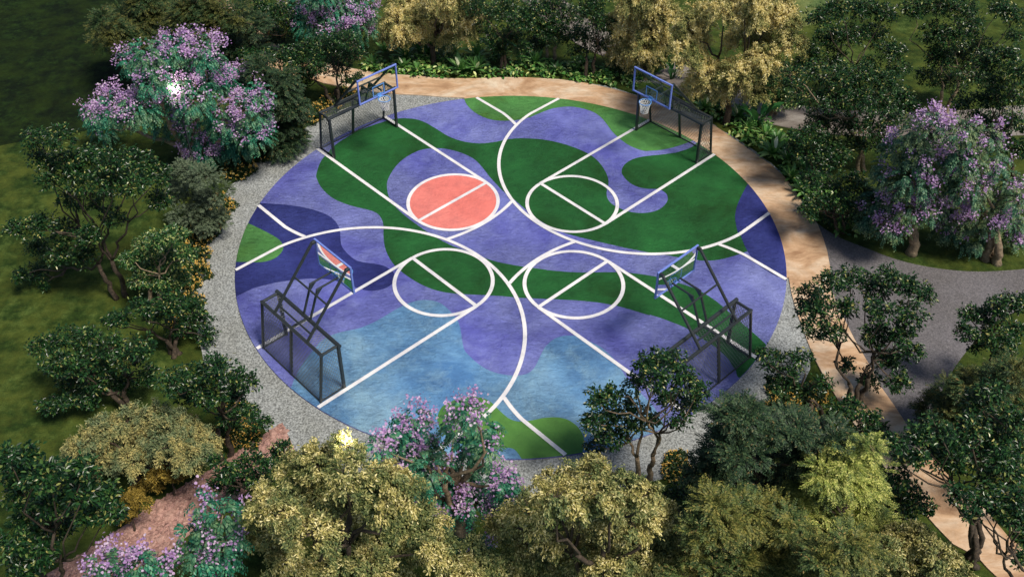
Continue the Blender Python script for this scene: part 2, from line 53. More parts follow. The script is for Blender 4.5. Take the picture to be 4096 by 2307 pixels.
('E', 'sunlit yellow-green feathery evergreen beside the lower tan path', (9.46, -14.34), [(8.05, -14.71, 5.47, 0.48), (8.81, -14.46, 4.84, 0.45), (8.11, -14.37, 4.05, 0.5), (9.13, -13.84, 3.01, 0.57), (9.67, -13.9, 3.29, 0.47), (7.79, -14.49, 3.53, 0.46), (8.74, -14.17, 2.58, 0.57), (9.3, -14.46, 3.03, 0.51), (10.06, -13.95, 2.49, 0.38), (9.42, -14.17, 4.96, 0.35), (8.92, -14.46, 6.01, 0.32)], {'bright': 1}),
('E', 'green feathery evergreen at the bottom edge, right of the foreground olive trees', (6.82, -15.96), [(5.2, -16.07, 5.83, 0.42), (5.9, -15.98, 5.42, 0.46), (6.67, -15.63, 4.94, 0.43), (5.04, -16.45, 5.29, 0.42), (6.14, -15.22, 3.15, 0.55), (6.75, -15.68, 3.87, 0.53), (7.33, -15.93, 4.11, 0.48), (5.35, -16.6, 4.22, 0.47), (6.21, -16.58, 4.05, 0.51), (7.37, -15.62, 2.56, 0.5), (8.19, -15.41, 2.63, 0.46), (6.98, -16.21, 5.32, 0.33)], {}),
('E', 'dark brown-green evergreen at the right edge below the grey plaza', (14.89, -9.76), [(13.56, -9.26, 2.17, 0.5), (13.54, -10.22, 3.59, 0.52), (14.77, -9.29, 2.77, 0.54), (13.44, -10.33, 2.69, 0.48), (14.49, -9.69, 2.15, 0.54), (15.03, -9.82, 2.5, 0.42), (14.26, -10.47, 4.54, 0.39), (13.13, -10.53, 2.39, 0.46), (14.56, -9.47, 0.59, 0.56), (14.97, -9.82, 1.22, 0.55), (15.28, -10.21, 1.71, 0.47), (13.25, -9.13, 1.28, 0.39), (13.01, -10.34, 1.79, 0.37), (15.71, -10.02, 0.55, 0.43)], {'dark': 1}),
('F', 'wide spreading glossy-leaved tree with a bare winding trunk on the left lawn', (-14.0, -3.46), [(-15.1, -3.13, 6.62, 0.46), (-13.94, -3.74, 7.13, 0.45), (-15.17, -2.98, 5.74, 0.47), (-14.16, -3.37, 6.04, 0.51), (-13.42, -3.21, 6.09, 0.46), (-12.33, -4.13, 6.61, 0.5), (-12.39, -2.55, 5.32, 0.53), (-14.69, -3.77, 5.53, 0.46), (-13.72, -3.86, 5.61, 0.51), (-12.77, -4.18, 5.87, 0.5), (-11.96, -4.1, 5.67, 0.51), (-11.74, -2.75, 4.99, 0.48), (-11.96, -2.54, 3.82, 0.46), (-14.65, -3.14, 4.23, 0.4), (-13.89, -2.8, 3.99, 0.41), (-16.36, -4.05, 3.73, 0.4), (-15.69, -3.74, 3.67, 0.48), (-15.35, -3.14, 2.83, 0.55), (-13.89, -4.28, 3.64, 0.47), (-16.62, -3.06, 2.02, 0.42), (-15.56, -3.56, 2.1, 0.44), (-14.6, -3.76, 2.3, 0.44), (-13.22, -3.66, 3.91, 0.37), (-17.43, -3.36, 0.95, 0.31), (-17.25, -2.67, 0.53, 0.38), (-16.77, -3.25, 0.44, 0.23)], {}),
('F', 'glossy-leaved tree with pale sunlit top leaves left of the flowering border', (-12.64, -3.88), [(-11.56, -4.22, 3.46, 0.48), (-11.27, -3.65, 3.08, 0.43), (-12.53, -3.56, 2.53, 0.46), (-12.82, -4.18, 2.52, 0.35), (-12.59, -3.24, 1.52, 0.51), (-11.78, -3.36, 1.83, 0.5), (-10.91, -3.94, 2.54, 0.35), (-12.28, -3.65, 1.15, 0.5), (-12.86, -3.9, 1.36, 0.36), (-11.73, -3.33, 0.87, 0.45)], {'bright': 1}),
('F', 'glossy-leaved tree with warm-lit forked stems by the left gravel edge', (-11.28, -6.2), [(-10.61, -6.66, 2.88, 0.46), (-10.65, -5.31, 1.41, 0.46), (-11.33, -6.24, 2.01, 0.44), (-10.49, -5.33, 0.88, 0.41), (-10.99, -5.84, 1.08, 0.46), (-12.23, -7.09, 2.55, 0.3), (-12.96, -6.57, 1.93, 0.26), (-10.3, -5.69, 0.37, 0.35), (-11.47, -7.06, 3.07, 0.33)], {'stems': 3}),
('F', 'low glossy-leaved tree on the lawn, directly above the grey-olive tree', (-12.01, -8.71), [(-14.3, -8.22, 2.39, 0.4), (-13.54, -8.25, 2.79, 0.44), (-12.56, -8.6, 3.17, 0.48), (-12.17, -8.19, 2.41, 0.45), (-13.59, -9.01, 2.53, 0.44), (-12.77, -9.13, 2.67, 0.48), (-12.71, -8.13, 1.43, 0.51), (-11.38, -8.9, 2.65, 0.44), (-10.58, -9.23, 3.53, 0.42), (-13.81, -8.38, 0.92, 0.38), (-12.78, -8.84, 1.28, 0.37), (-12.2, -8.25, 0.82, 0.43), (-11.18, -8.49, 1.5, 0.38), (-14.3, -9.27, 0.78, 0.33), (-13.62, -9.24, 0.95, 0.32), (-13.03, -9.09, 0.98, 0.33)], {'stems': 3}),
('F', 'glossy-leaved tree with pale forked stems where the pink path meets the gravel', (-8.47, -10.59), [(-8.97, -11.34, 4.34, 0.39), (-8.54, -10.73, 4.02, 0.4), (-7.68, -11.03, 4.53, 0.44), (-7.41, -10.53, 3.66, 0.34), (-9.34, -9.99, 2.31, 0.43), (-8.05, -11.17, 3.68, 0.45), (-7.9, -9.98, 2.34, 0.43), (-7.11, -10.5, 3.47, 0.25), (-7.19, -11.15, 2.83, 0.34), (-7.95, -10.52, 2.06, 0.35), (-7.23, -10.12, 1.24, 0.27), (-8.02, -10.42, 4.18, 0.29)], {'stems': 2}),
('F', 'large-leaved glossy tree filling the lower left corner', (-11.87, -15.9), [(-10.37, -16.45, 7.53, 0.24), (-10.91, -15.2, 6.05, 0.3), (-11.54, -15.11, 5.13, 0.41), (-9.62, -16.62, 7.21, 0.36), (-9.81, -15.86, 6.05, 0.39), (-9.0, -16.2, 6.82, 0.32), (-11.52, -15.21, 4.47, 0.45), (-10.31, -15.97, 5.24, 0.47), (-9.17, -16.34, 6.11, 0.38), (-9.37, -15.27, 4.64, 0.35), (-11.56, -15.39, 3.55, 0.46), (-11.1, -15.11, 3.07, 0.43), (-9.35, -16.2, 5.14, 0.34), (-8.62, -16.37, 5.41, 0.26), (-11.4, -16.51, 4.21, 0.4), (-10.92, -16.37, 3.75, 0.39), (-11.36, -16.61, 3.32, 0.41)], {'big': 1}),
('F', 'dark leafy branch tree reaching over the upper end of the pink path', (-6.55, -12.68), [(-7.24, -13.23, 2.97, 0.32), (-7.68, -13.02, 2.14, 0.29), (-7.22, -12.29, 1.93, 0.34), (-6.37, -12.85, 2.86, 0.33), (-6.15, -12.17, 2.35, 0.29), (-6.66, -12.97, 2.3, 0.33), (-7.56, -12.43, 1.17, 0.3), (-5.92, -12.32, 2.9, 0.2), (-7.61, -13.01, 3.03, 0.17)], {}),
('F', 'slim glossy-leaved tree with pale branches at the top, left of the tan path bend', (-12.92, 13.9), [(-13.47, 14.46, 1.92, 0.68), (-12.38, 14.27, 2.43, 0.75), (-11.18, 13.14, 2.63, 0.74), (-10.67, 13.69, 1.73, 0.6), (-13.29, 14.51, 0.84, 0.62), (-11.97, 14.65, 0.78, 0.7), (-13.94, 14.23, 1.2, 0.5), (-12.36, 13.66, 0.68, 0.5)], {'pale': 1}),
('F', 'small open tree with thin dark stems right behind the upper left goal', (-8.3, 9.3), [(-9.08, 9.74, 2.72, 0.56), (-8.05, 9.17, 3.24, 0.62), (-7.26, 8.8, 3.65, 0.54), (-8.52, 8.5, 2.66, 0.51), (-7.93, 9.65, 2.0, 0.6), (-9.52, 9.98, 1.18, 0.46), (-7.09, 9.21, 2.66, 0.45), (-9.66, 9.53, 0.84, 0.29), (-7.41, 9.3, 1.41, 0.32), (-7.2, 10.11, 1.13, 0.23)], {'stems': 3}),
('F', 'dark tree right of the yellow-olive tree between the two far goals', (-0.82, 12.58), [(-1.55, 12.48, 2.88, 0.65), (-0.67, 13.38, 2.82, 0.73), (0.1, 11.79, 3.07, 0.64), (-1.2, 12.51, 1.87, 0.66), (-0.3, 12.8, 1.62, 0.67), (-1.85, 11.9, 3.76, 0.57), (0.62, 12.35, 3.37, 0.57), (-0.85, 12.67, 1.17, 0.48), (0.26, 12.72, 1.16, 0.37)], {}),
('F', 'dark tree with twin pale trunks at the top centre beside the grey-beige path', (1.49, 13.59), [(1.16, 13.96, 2.34, 0.67), (1.73, 13.36, 2.06, 0.59), (0.8, 13.7, 1.66, 0.6), (1.55, 13.05, 1.61, 0.56), (2.48, 14.15, 2.05, 0.6), (0.81, 14.08, 0.72, 0.5), (2.29, 12.98, 1.66, 0.48), (1.71, 14.1, 2.78, 0.67)], {'stems': 2, 'pale': 1}),
('F', 'dark thin-branched tree in front of the grey-beige path, left of the narrow yellow tree', (3.27, 12.06), [(3.09, 11.58, 3.6, 0.63), (3.85, 11.9, 2.86, 0.57), (3.01, 12.56, 2.0, 0.59), (3.77, 12.65, 1.45, 0.48), (2.85, 12.37, 1.18, 0.48), (3.43, 12.06, 4.03, 0.63), (4.56, 12.43, 0.44, 0.37)], {}),
('F', 'dark leafy tree on the lawn right of the broad yellow-gold tree, topmost', (13.75, 8.79), [(12.16, 7.93, 5.43, 0.57), (12.95, 8.17, 5.67, 0.64), (14.47, 9.87, 4.8, 0.67), (15.33, 9.42, 4.87, 0.59), (13.18, 9.65, 3.62, 0.61), (13.98, 9.17, 4.07, 0.67), (15.18, 9.62, 3.66, 0.68), (12.47, 9.03, 3.2, 0.51), (13.52, 8.92, 2.9, 0.51), (15.62, 8.11, 3.77, 0.49), (14.85, 8.33, 3.07, 0.5), (12.22, 8.92, 2.69, 0.44), (16.1, 8.45, 2.83, 0.44)], {}),
('F', 'tall dark leafy tree on the lawn near the upper right corner', (18.84, 8.91), [(16.52, 9.65, 4.94, 0.6), (17.47, 9.69, 5.11, 0.66), (18.17, 8.96, 5.31, 0.65), (17.37, 9.01, 4.2, 0.66), (17.95, 8.37, 4.38, 0.65), (19.15, 9.95, 4.08, 0.61), (17.68, 8.64, 3.3, 0.67), (19.12, 9.64, 2.75, 0.68), (19.52, 8.96, 3.52, 0.5), (19.18, 10.16, 1.26, 0.63), (19.05, 7.82, 2.86, 0.6), (17.93, 9.39, 1.91, 0.52), (19.36, 8.11, 5.76, 0.57), (20.16, 8.39, 5.28, 0.45), (20.4, 8.46, 4.36, 0.33)], {'pale': 1}),
('F', 'broad dark leafy tree standing over the grey-beige path right of the yellow-gold tree', (14.39, 4.94), [(10.35, 3.63, 5.25, 0.44), (11.69, 5.27, 4.46, 0.56), (12.44, 4.63, 4.68, 0.61), (13.35, 4.67, 4.67, 0.61), (14.22, 4.47, 4.63, 0.55), (11.35, 4.47, 3.89, 0.55), (12.14, 3.98, 4.02, 0.61), (13.05, 4.01, 4.02, 0.68), (14.56, 5.6, 3.04, 0.64), (15.59, 5.95, 3.02, 0.51), (12.3, 5.33, 2.24, 0.58), (13.16, 4.96, 2.32, 0.64), (13.86, 3.9, 3.02, 0.62), (14.65, 3.69, 3.36, 0.55), (15.67, 4.66, 3.29, 0.4), (13.7, 4.13, 1.94, 0.47), (14.88, 4.82, 1.58, 0.48)], {'pale': 1}),
('F', 'small light green tree with white branches beside the grey-beige path', (11.42, 9.05), [(10.74, 8.59, 2.09, 0.44), (11.56, 8.87, 1.54, 0.45), (10.69, 8.54, 1.33, 0.38), (11.49, 8.77, 0.9, 0.42), (11.98, 8.7, 0.95, 0.38)], {'pale': 1, 'col': 'Fb'}),
('F', 'low dark tree behind the right hand tropical planting', (11.97, 3.79), [(11.0, 3.17, 2.92, 0.4), (11.64, 3.4, 2.96, 0.46), (12.42, 4.04, 1.98, 0.5), (11.52, 3.43, 2.01, 0.5), (12.31, 3.26, 1.77, 0.5), (12.75, 3.32, 1.92, 0.4), (11.04, 3.49, 2.15, 0.34)], {}),
('F', 'dark leafy tree at the right edge above the red-stemmed blossoming tree', (19.94, 3.19), [(17.35, 3.76, 5.93, 0.52), (17.69, 3.12, 6.47, 0.51), (17.95, 2.42, 6.24, 0.51), (17.53, 3.04, 5.54, 0.52), (18.26, 2.66, 5.12, 0.52), (17.71, 3.16, 4.62, 0.53), (17.04, 3.47, 4.25, 0.48), (18.72, 3.46, 3.57, 0.54), (19.41, 3.51, 3.37, 0.42), (17.87, 3.53, 3.51, 0.48), (17.49, 3.46, 3.19, 0.4), (19.19, 2.75, 2.8, 0.48), (18.88, 3.77, 2.46, 0.5)], {}),
('F', 'dark bushy tree between the tropical planting and the forked-trunk blossoming tree', (12.71, 0.77), [(11.12, 0.94, 2.5, 0.44), (12.22, 1.45, 1.95, 0.54), (13.01, 1.19, 2.16, 0.54), (11.44, 0.47, 1.94, 0.44), (12.45, 0.34, 1.87, 0.53), (13.4, 0.65, 1.84, 0.44), (12.31, 1.26, 0.58, 0.43), (13.0, 0.63, 1.0, 0.42), (11.11, 0.03, 1.72, 0.35)], {}),
('F', 'open glossy-leaved tree spreading over the tan path in front of the grey plaza', (11.4, -8.12), [(9.21, -7.44, 4.43, 0.43), (9.48, -8.01, 5.43, 0.41), (10.32, -7.26, 4.92, 0.42), (11.09, -7.24, 4.61, 0.47), (11.31, -7.62, 5.28, 0.42), (11.84, -7.85, 5.19, 0.41), (12.68, -7.27, 4.35, 0.31), (9.16, -8.54, 4.83, 0.41), (10.16, -7.95, 4.44, 0.42), (10.85, -8.77, 5.09, 0.45), (11.92, -8.27, 4.48, 0.42), (9.44, -7.92, 3.4, 0.36), (11.21, -8.0, 3.36, 0.48), (11.78, -8.51, 3.89, 0.42), (9.03, -7.62, 3.94, 0.26), (12.22, -7.43, 1.75, 0.5), (12.61, -7.67, 2.37, 0.37), (9.72, -8.67, 4.16, 0.3), (11.9, -7.24, 0.61, 0.39), (10.78, -7.74, 1.76, 0.27), (12.44, -8.01, 1.28, 0.37)], {'stems': 3}),
('F', 'small drooping leafy tree over the gravel beside the near right goal', (10.06, -8.68), [(8.5, -8.34, 2.25, 0.44), (7.85, -8.95, 3.4, 0.26), (8.86, -8.68, 1.92, 0.36), (8.69, -9.27, 3.59, 0.3), (8.34, -8.9, 1.97, 0.27), (9.4, -8.9, 1.73, 0.27), (9.69, -9.15, 2.46, 0.21)], {}),
('F', 'glossy-leaved tree with dark bent limbs beside the lower end of the tan path', (13.49, -13.62), [(9.74, -14.23, 5.98, 0.28), (10.6, -13.4, 5.29, 0.32), (10.49, -14.33, 6.56, 0.33), (11.54, -13.52, 5.31, 0.39), (10.38, -14.04, 5.15, 0.29), (11.19, -13.42, 4.54, 0.36), (11.87, -13.4, 5.63, 0.35), (12.88, -12.84, 4.52, 0.37), (10.76, -12.87, 3.65, 0.23), (11.61, -13.68, 4.57, 0.36), (12.61, -13.01, 3.9, 0.37), (12.53, -14.03, 5.05, 0.35), (12.28, -14.19, 4.45, 0.36), (12.91, -14.18, 4.63, 0.31)], {'stems': 3}),
('F', 'leafy tree at the right edge overlapping the grey plaza', (16.06, -7.2), [(14.07, -7.65, 3.25, 0.31), (14.34, -7.04, 3.34, 0.32), (14.91, -6.88, 3.2, 0.39), (15.1, -7.19, 3.84, 0.43), (15.54, -7.15, 3.98, 0.38), (15.05, -7.48, 2.94, 0.44), (16.01, -6.84, 2.49, 0.4), (14.75, -7.16, 2.26, 0.3), (15.67, -7.42, 2.19, 0.42)], {}),
('F', 'dark leafy tree in the lower right corner', (14.22, -15.41), [(11.01, -15.23, 5.37, 0.24), (11.02, -15.89, 5.98, 0.25), (11.31, -15.56, 5.03, 0.21), (12.12, -15.03, 4.76, 0.29), (12.02, -15.68, 5.85, 0.31), (12.25, -15.87, 5.36, 0.29), (13.18, -15.17, 3.54, 0.28), (13.39, -15.34, 2.74, 0.28), (12.37, -15.25, 4.63, 0.25)], {}),
('F', 'dark open tree with two orange-lit stems hiding the near right goal corner', (4.44, -11.14), [(2.71, -11.57, 4.3, 0.32), (3.13, -11.48, 4.38, 0.28), (2.64, -11.65, 3.39, 0.33), (3.14, -10.9, 2.86, 0.41), (3.73, -10.43, 2.85, 0.34), (3.96, -10.98, 5.12, 0.32), (4.44, -10.59, 4.87, 0.35), (4.75, -11.32, 5.5, 0.31), (4.17, -11.94, 5.54, 0.37), (4.95, -11.66, 5.26, 0.38), (5.5, -11.32, 4.42, 0.28), (3.85, -10.72, 4.03, 0.29), (4.79, -10.77, 3.45, 0.4), (5.42, -10.99, 3.55, 0.33), (3.29, -11.08, 2.21, 0.41), (2.93, -10.32, 0.69, 0.31), (3.81, -11.1, 2.77, 0.34), (4.41, -10.81, 2.63, 0.3), (5.09, -11.35, 3.2, 0.29)], {'stems': 2}),
('F', 'dark leafy bush overhanging the left edge of the lower tan path', (11.6, -12.73), [(10.42, -12.99, 2.77, 0.34), (10.7, -13.16, 3.18, 0.32), (10.35, -13.23, 2.38, 0.34), (11.06, -12.91, 1.96, 0.35), (11.25, -13.23, 2.6, 0.28), (12.05, -12.69, 1.33, 0.24), (10.41, -12.97, 1.47, 0.29), (11.59, -12.85, 1.25, 0.29)], {}),
('F', 'dark leafy bush at the foot of the plaza tree beside the tan path', (10.87, -9.71), [(10.19, -9.28, 1.36, 0.32), (10.33, -10.15, 2.56, 0.3), (11.15, -9.68, 1.49, 0.31), (10.57, -9.49, 1.06, 0.39), (11.7, -9.33, 0.52, 0.32), (11.32, -9.41, 0.51, 0.32)], {}),
('F', 'small dark leafy bush between the foreground olive tree and the evergreens', (5.46, -12.97), [(4.99, -12.89, 1.89, 0.29), (5.4, -13.12, 1.86, 0.28), (5.34, -12.85, 0.71, 0.29), (5.67, -13.09, 1.46, 0.24)], {}),
('F', 'dark leafy tree hiding the bend of the tan path left of the columnar evergreen', (-11.04, 9.44), [(-12.01, 9.88, 2.21, 0.53), (-10.96, 8.68, 2.72, 0.58), (-10.24, 8.98, 2.75, 0.58), (-9.59, 8.89, 2.33, 0.55), (-11.68, 9.41, 1.49, 0.57), (-10.71, 9.39, 1.41, 0.57), (-9.4, 9.54, 2.63, 0.49), (-9.47, 9.97, 1.49, 0.46), (-12.5, 9.95, 1.56, 0.46)], {}),
('E', 'dark low evergreen under the spreading evergreen at the upper left', (-13.03, 10.99), [(-13.38, 10.75, 1.69, 0.58), (-12.74, 10.89, 1.42, 0.65), (-13.79, 11.49, 0.53, 0.56), (-12.74, 11.1, 0.68, 0.55), (-11.98, 11.13, 1.9, 0.61), (-12.72, 10.74, 2.31, 0.57), (-11.72, 10.97, 3.18, 0.57)], {'col': 'Ed2'}),
('Y', 'low yellow-green bushy tree at the bottom between the two big foreground olive trees', (-0.57, -16.73), [(-0.72, -16.75, 4.02, 0.36), (-0.15, -16.7, 4.14, 0.36), (-1.0, -16.36, 4.57, 0.26), (-0.41, -17.08, 4.23, 0.37), (0.1, -16.4, 3.31, 0.35)], {'col': 'Y'}),
('E', 'green feathery evergreen at the very bottom, nearest the lower end of the tan path', (8.82, -16.47), [(4.61, -16.73, 4.05, 0.32), (5.47, -15.42, 1.98, 0.39), (7.52, -16.22, 3.36, 0.39), (7.45, -17.39, 5.87, 0.35), (7.86, -17.17, 6.17, 0.31), (8.42, -16.96, 5.4, 0.32)], {}),
('F', 'dark leafy tree at the right edge just above the lower right corner tree', (15.25, -12.5), [(13.54, -12.4, 4.16, 0.38), (13.98, -12.44, 3.72, 0.38), (13.14, -12.98, 4.2, 0.35), (14.5, -12.06, 2.21, 0.38), (12.98, -12.33, 4.7, 0.35), (12.22, -12.44, 5.43, 0.34), (12.43, -12.51, 5.96, 0.34), (13.22, -12.77, 5.38, 0.36)], {}),]
ASSUMED_LAMPS=[(-12.69, 2.85, 4.69, 'unseen, assumed globe lamp in the large lilac-blossomed tree'), (-3.07, -15.8, 7.47, 'unseen, assumed globe lamp at the top of the left foreground olive-yellow tree'), (-10.97, -4.32, 3.73, 'unseen, assumed globe lamp in the pale sunlit tree by the left flowering border'), (8.32, -14.88, 5.16, 'unseen, assumed globe lamp inside the yellow-green feathery evergreen')]

# ---------------------------------------------------------------- helpers
def lin(r, g, b, k=1.0):
    f = lambda v: (v/255/12.92 if v/255 <= .04045 else ((v/255+.055)/1.055)**2.4)*k
    return (f(r), f(g), f(b), 1)
def tag(o, label=None, cat=None, group=None, kind=None):
    if label: o['label'] = label
    if cat: o['category'] = cat
    if group: o['group'] = group
    if kind: o['kind'] = kind
    return o
def mat(name):
    M = bpy.data.materials.new(name); M.use_nodes = True
    n = M.node_tree; b = n.nodes['Principled BSDF']
    return M, n, b
def N(n, t, **kw):
    d = n.nodes.new(t)
    for k, v in kw.items():
        if k in d.inputs: d.inputs[k].default_value = v
        else: setattr(d, k, v)
    return d
def ramp(n, src, stops):
    r = n.nodes.new('ShaderNodeValToRGB'); e = r.color_ramp.elements
    while len(e) < len(stops): e.new(.5)
    for el, (p, c) in zip(e, stops): el.position = p; el.color = c
    n.links.new(src, r.inputs[0]); return r.outputs[0]
def mixc(n, fac, a, b, mode='MIX'):
    d = n.nodes.new('ShaderNodeMix'); d.data_type = 'RGBA'; d.blend_type = mode
    for sock, v in ((d.inputs[0], fac), (d.inputs[6], a), (d.inputs[7], b)):
        if hasattr(v, 'links'): n.links.new(v, sock)
        else: sock.default_value = v
    return d.outputs[2]
def noise(n, co, scale, detail=4, rough=.55, dist=0.0):
    d = N(n, 'ShaderNodeTexNoise', Scale=scale, Detail=detail, Roughness=rough, Distortion=dist)
    n.links.new(co, d.inputs['Vector']); return d.outputs[0]
def coords(n, rot=0, sx=1, sy=1):
    t = n.nodes.new('ShaderNodeTexCoord'); mp = n.nodes.new('ShaderNodeMapping')
    n.links.new(t.outputs['Object'], mp.inputs[0]); mp.inputs['Rotation'].default_value = (0, 0, R(rot)); mp.inputs['Scale'].default_value = (sx, sy, 1)
    return mp.outputs[0]
def bump(n, b, h, strength, dist, prev=None):
    d = N(n, 'ShaderNodeBump', Strength=strength, Distance=dist); n.links.new(h, d.inputs['Height'])
    if prev is not None: n.links.new(prev, d.inputs['Normal'])
    n.links.new(d.outputs[0], b.inputs['Normal']); return d.outputs[0]
def qmesh(name, V, Q=None, T=None, smooth=False):
    me = bpy.data.meshes.new(name)
    Q = np.zeros((0, 4), int) if Q is None else np.asarray(Q, int).reshape(-1, 4)
    T = np.zeros((0, 3), int) if T is None else np.asarray(T, int).reshape(-1, 3)
    V = np.asarray(V, np.float32)
    me.vertices.add(len(V)); me.vertices.foreach_set('co', V.ravel())
    li = np.concatenate([Q.ravel(), T.ravel()]).astype(np.int32)
    me.loops.add(len(li)); me.loops.foreach_set('vertex_index', li)
    st = np.concatenate([np.arange(len(Q))*4, len(Q)*4 + np.arange(len(T))*3]).astype(np.int32)
    me.polygons.add(len(st)); me.polygons.foreach_set('loop_start', st)
    me.update(calc_edges=True); me.validate()
    me.polygons.foreach_set('use_smooth', np.full(len(me.polygons), bool(smooth)))
    return me
def obj(name, me, M=None, parent=None):
    o = bpy.data.objects.new(name, me); col.objects.link(o)
    if M is not None and me is not None:
        if not me.materials: me.materials.append(M)
    if parent is not None: o.parent = parent
    return o
class Geo:
    def __init__(s): s.v = []; s.q = []; s.t = []; s.n = 0
    def add(s, V, Q=None, T=None):
        s.v.append(np.asarray(V, float))
        if Q is not None: s.q.append(np.asarray(Q, int) + s.n)
        if T is not None: s.t.append(np.asarray(T, int) + s.n)
        s.n += len(V); return s
    def mesh(s, name, smooth=False):
        return qmesh(name, np.concatenate(s.v), np.concatenate(s.q) if s.q else None, np.concatenate(s.t) if s.t else None, smooth)
    def tube(s, P, rad, sides=6, caps=True):
        P = np.asarray(P, float); n = len(P); rad = np.broadcast_to(np.asarray(rad, float), (n,))
        T = np.gradient(P, axis=0); T /= np.linalg.norm(T, axis=1, keepdims=True) + 1e-9
        a = np.array([0, 0, 1.]) if abs(T[0][2]) < .9 else np.array([1., 0, 0])
        ring = []
        for i in range(n):
            u = np.cross(T[i], a); u /= np.linalg.norm(u) + 1e-9; v = np.cross(T[i], u); a = np.cross(u, T[i])
            an = np.arange(sides)*2*np.pi/sides + np.pi/sides
            ring.append(P[i] + rad[i]*(np.cos(an)[:, None]*u + np.sin(an)[:, None]*v))
        V = np.concatenate(ring); i = np.arange(n-1)[:, None]*sides; j = np.arange(sides)[None]
        k = (j+1) % sides
        Q = np.stack([i+j, i+k, i+sides+k, i+sides+j], -1).reshape(-1, 4)
        T3 = None
        if caps and sides > 3:
            T3 = [(0, q+1, q) for q in range(1, sides-1)] + [((n-1)*sides, (n-1)*sides+q, (n-1)*sides+q+1) for q in range(1, sides-1)]
        return s.add(V, Q, T3)
    def beam(s, a, b, w, h=None, up=(0, 0, 1)):
        a = np.asarray(a, float); b = np.asarray(b, float); h = w if h is None else h
        d = (b-a)/np.linalg.norm(b-a); up = np.asarray(up, float)
        if abs(d@up) > .95: up = np.array([1., 0, 0])
        x = np.cross(d, up); x /= np.linalg.norm(x); y = np.cross(x, d); c = min(w, h)*.18
        pts = [(w/2-c, h/2), (w/2, h/2-c), (w/2, -h/2+c), (w/2-c, -h/2), (-w/2+c, -h/2), (-w/2, -h/2+c), (-w/2, h/2-c), (-w/2+c, h/2)]
        V = np.array([e + x*p + y*q for e in (a, b) for p, q in pts]); n = 8
        Q = [(i, (i+1) % n, n+(i+1) % n, n+i) for i in range(n)]
        T3 = [(0, q+1, q) for q in range(1, n-1)] + [(n, n+q, n+q+1) for q in range(1, n-1)]
        return s.add(V, Q, T3)
def smooth_poly(pts, sub=6):
    P = np.array(pts); n = len(P); out = []
    for i in range(n):
        a, b, c, d = P[(i-1) % n], P[i], P[(i+1) % n], P[(i+2) % n]
        for k in range(sub):
            t = k/sub
            out.append(.5*((2*b) + (-a+c)*t + (2*a-5*b+4*c-d)*t*t + (-a+3*b-3*c+d)*t**3))
    return np.array(out)
def clip_circle(P, rad, cy=-.0762):
    P = P.copy(); d = np.hypot(P[:, 0], P[:, 1]-cy); k = np.where(d > rad, rad/d, 1)
    P[:, 0] *= k; P[:, 1] = cy + (P[:, 1]-cy)*k; return P
def sheet(name, P, z, thick, M, parent=None):
    """A flat slab with real thickness; its outline follows P, its top lies at z."""
    P = np.asarray(P)
    keep = [0]
    for i in range(1, len(P)):
        if np.hypot(*(P[i]-P[keep[-1]])) > 1e-3: keep.append(i)
    P = P[keep]; n = len(P)
    tri = tessellate_polygon([[Vector((q[0], q[1], 0)) for q in P]])
    V = np.concatenate([np.c_[P, np.full(n, z)], np.c_[P, np.full(n, z-thick)]])
    tr = []
    for a, b, c in tri:
        ar = (P[b][0]-P[a][0])*(P[c][1]-P[a][1])-(P[b][1]-P[a][1])*(P[c][0]-P[a][0])
        tr.append((a, b, c) if ar > 0 else (a, c, b))
    area = .5*np.sum(P[:, 0]*np.roll(P[:, 1], -1)-np.roll(P[:, 0], -1)*P[:, 1])
    Q = [(i, n+i, n+(i+1) % n, (i+1) % n) if area > 0 else ((i+1) % n, n+(i+1) % n, n+i, i) for i in range(n)]
    return obj(name, qmesh(name, V, Q, tr), M, parent)
# ---------------------------------------------------------------- ground materials
def grass_mat(name, dark, mid, light):
    M, n, b = mat(name); co = coords(n)
    big = noise(n, co, .45, 6, .7); fine = noise(n, co, 2.2, 8, .75); blade = noise(n, co, 26, 4, .7)
    f = n.nodes.new('ShaderNodeMath'); f.operation = 'MULTIPLY_ADD'; n.links.new(fine, f.inputs[0]); f.inputs[1].default_value = .65
    g = n.nodes.new('ShaderNodeMath'); g.operation = 'MULTIPLY'; n.links.new(big, g.inputs[0]); g.inputs[1].default_value = .45
    n.links.new(g.outputs[0], f.inputs[2])
    c = ramp(n, f.outputs[0], [(.40, dark), (.55, mid), (.70, light)])
    c = mixc(n, ramp(n, noise(n, co, .8, 6, .7), [(.42, (0, 0, 0, 1)), (.66, (.75, .75, .75, 1))]), c, tuple(v*q for v, q in zip(light, (1.0, .82, .6, 1))))
    c = mixc(n, .55, c, ramp(n, blade, [(.3, (.25, .25, .25, 1)), (.7, (1.0, 1.0, 1.0, 1))]), 'MULTIPLY')
    n.links.new(c, b.inputs['Base Color']); b.inputs['Roughness'].default_value = .9; b.inputs['Specular IOR Level'].default_value = .15
    p = bump(n, b, fine, .7, .12); bump(n, b, blade, .8, .03, p)
    return M
M_lawn = grass_mat('lawn_grass', lin(18, 36, 10), lin(50, 72, 26), lin(98, 118, 56))
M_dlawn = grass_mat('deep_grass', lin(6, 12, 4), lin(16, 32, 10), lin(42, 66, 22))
M_plawn = grass_mat('pale_grass', lin(60, 82, 40), lin(100, 122, 70), lin(140, 155, 100))
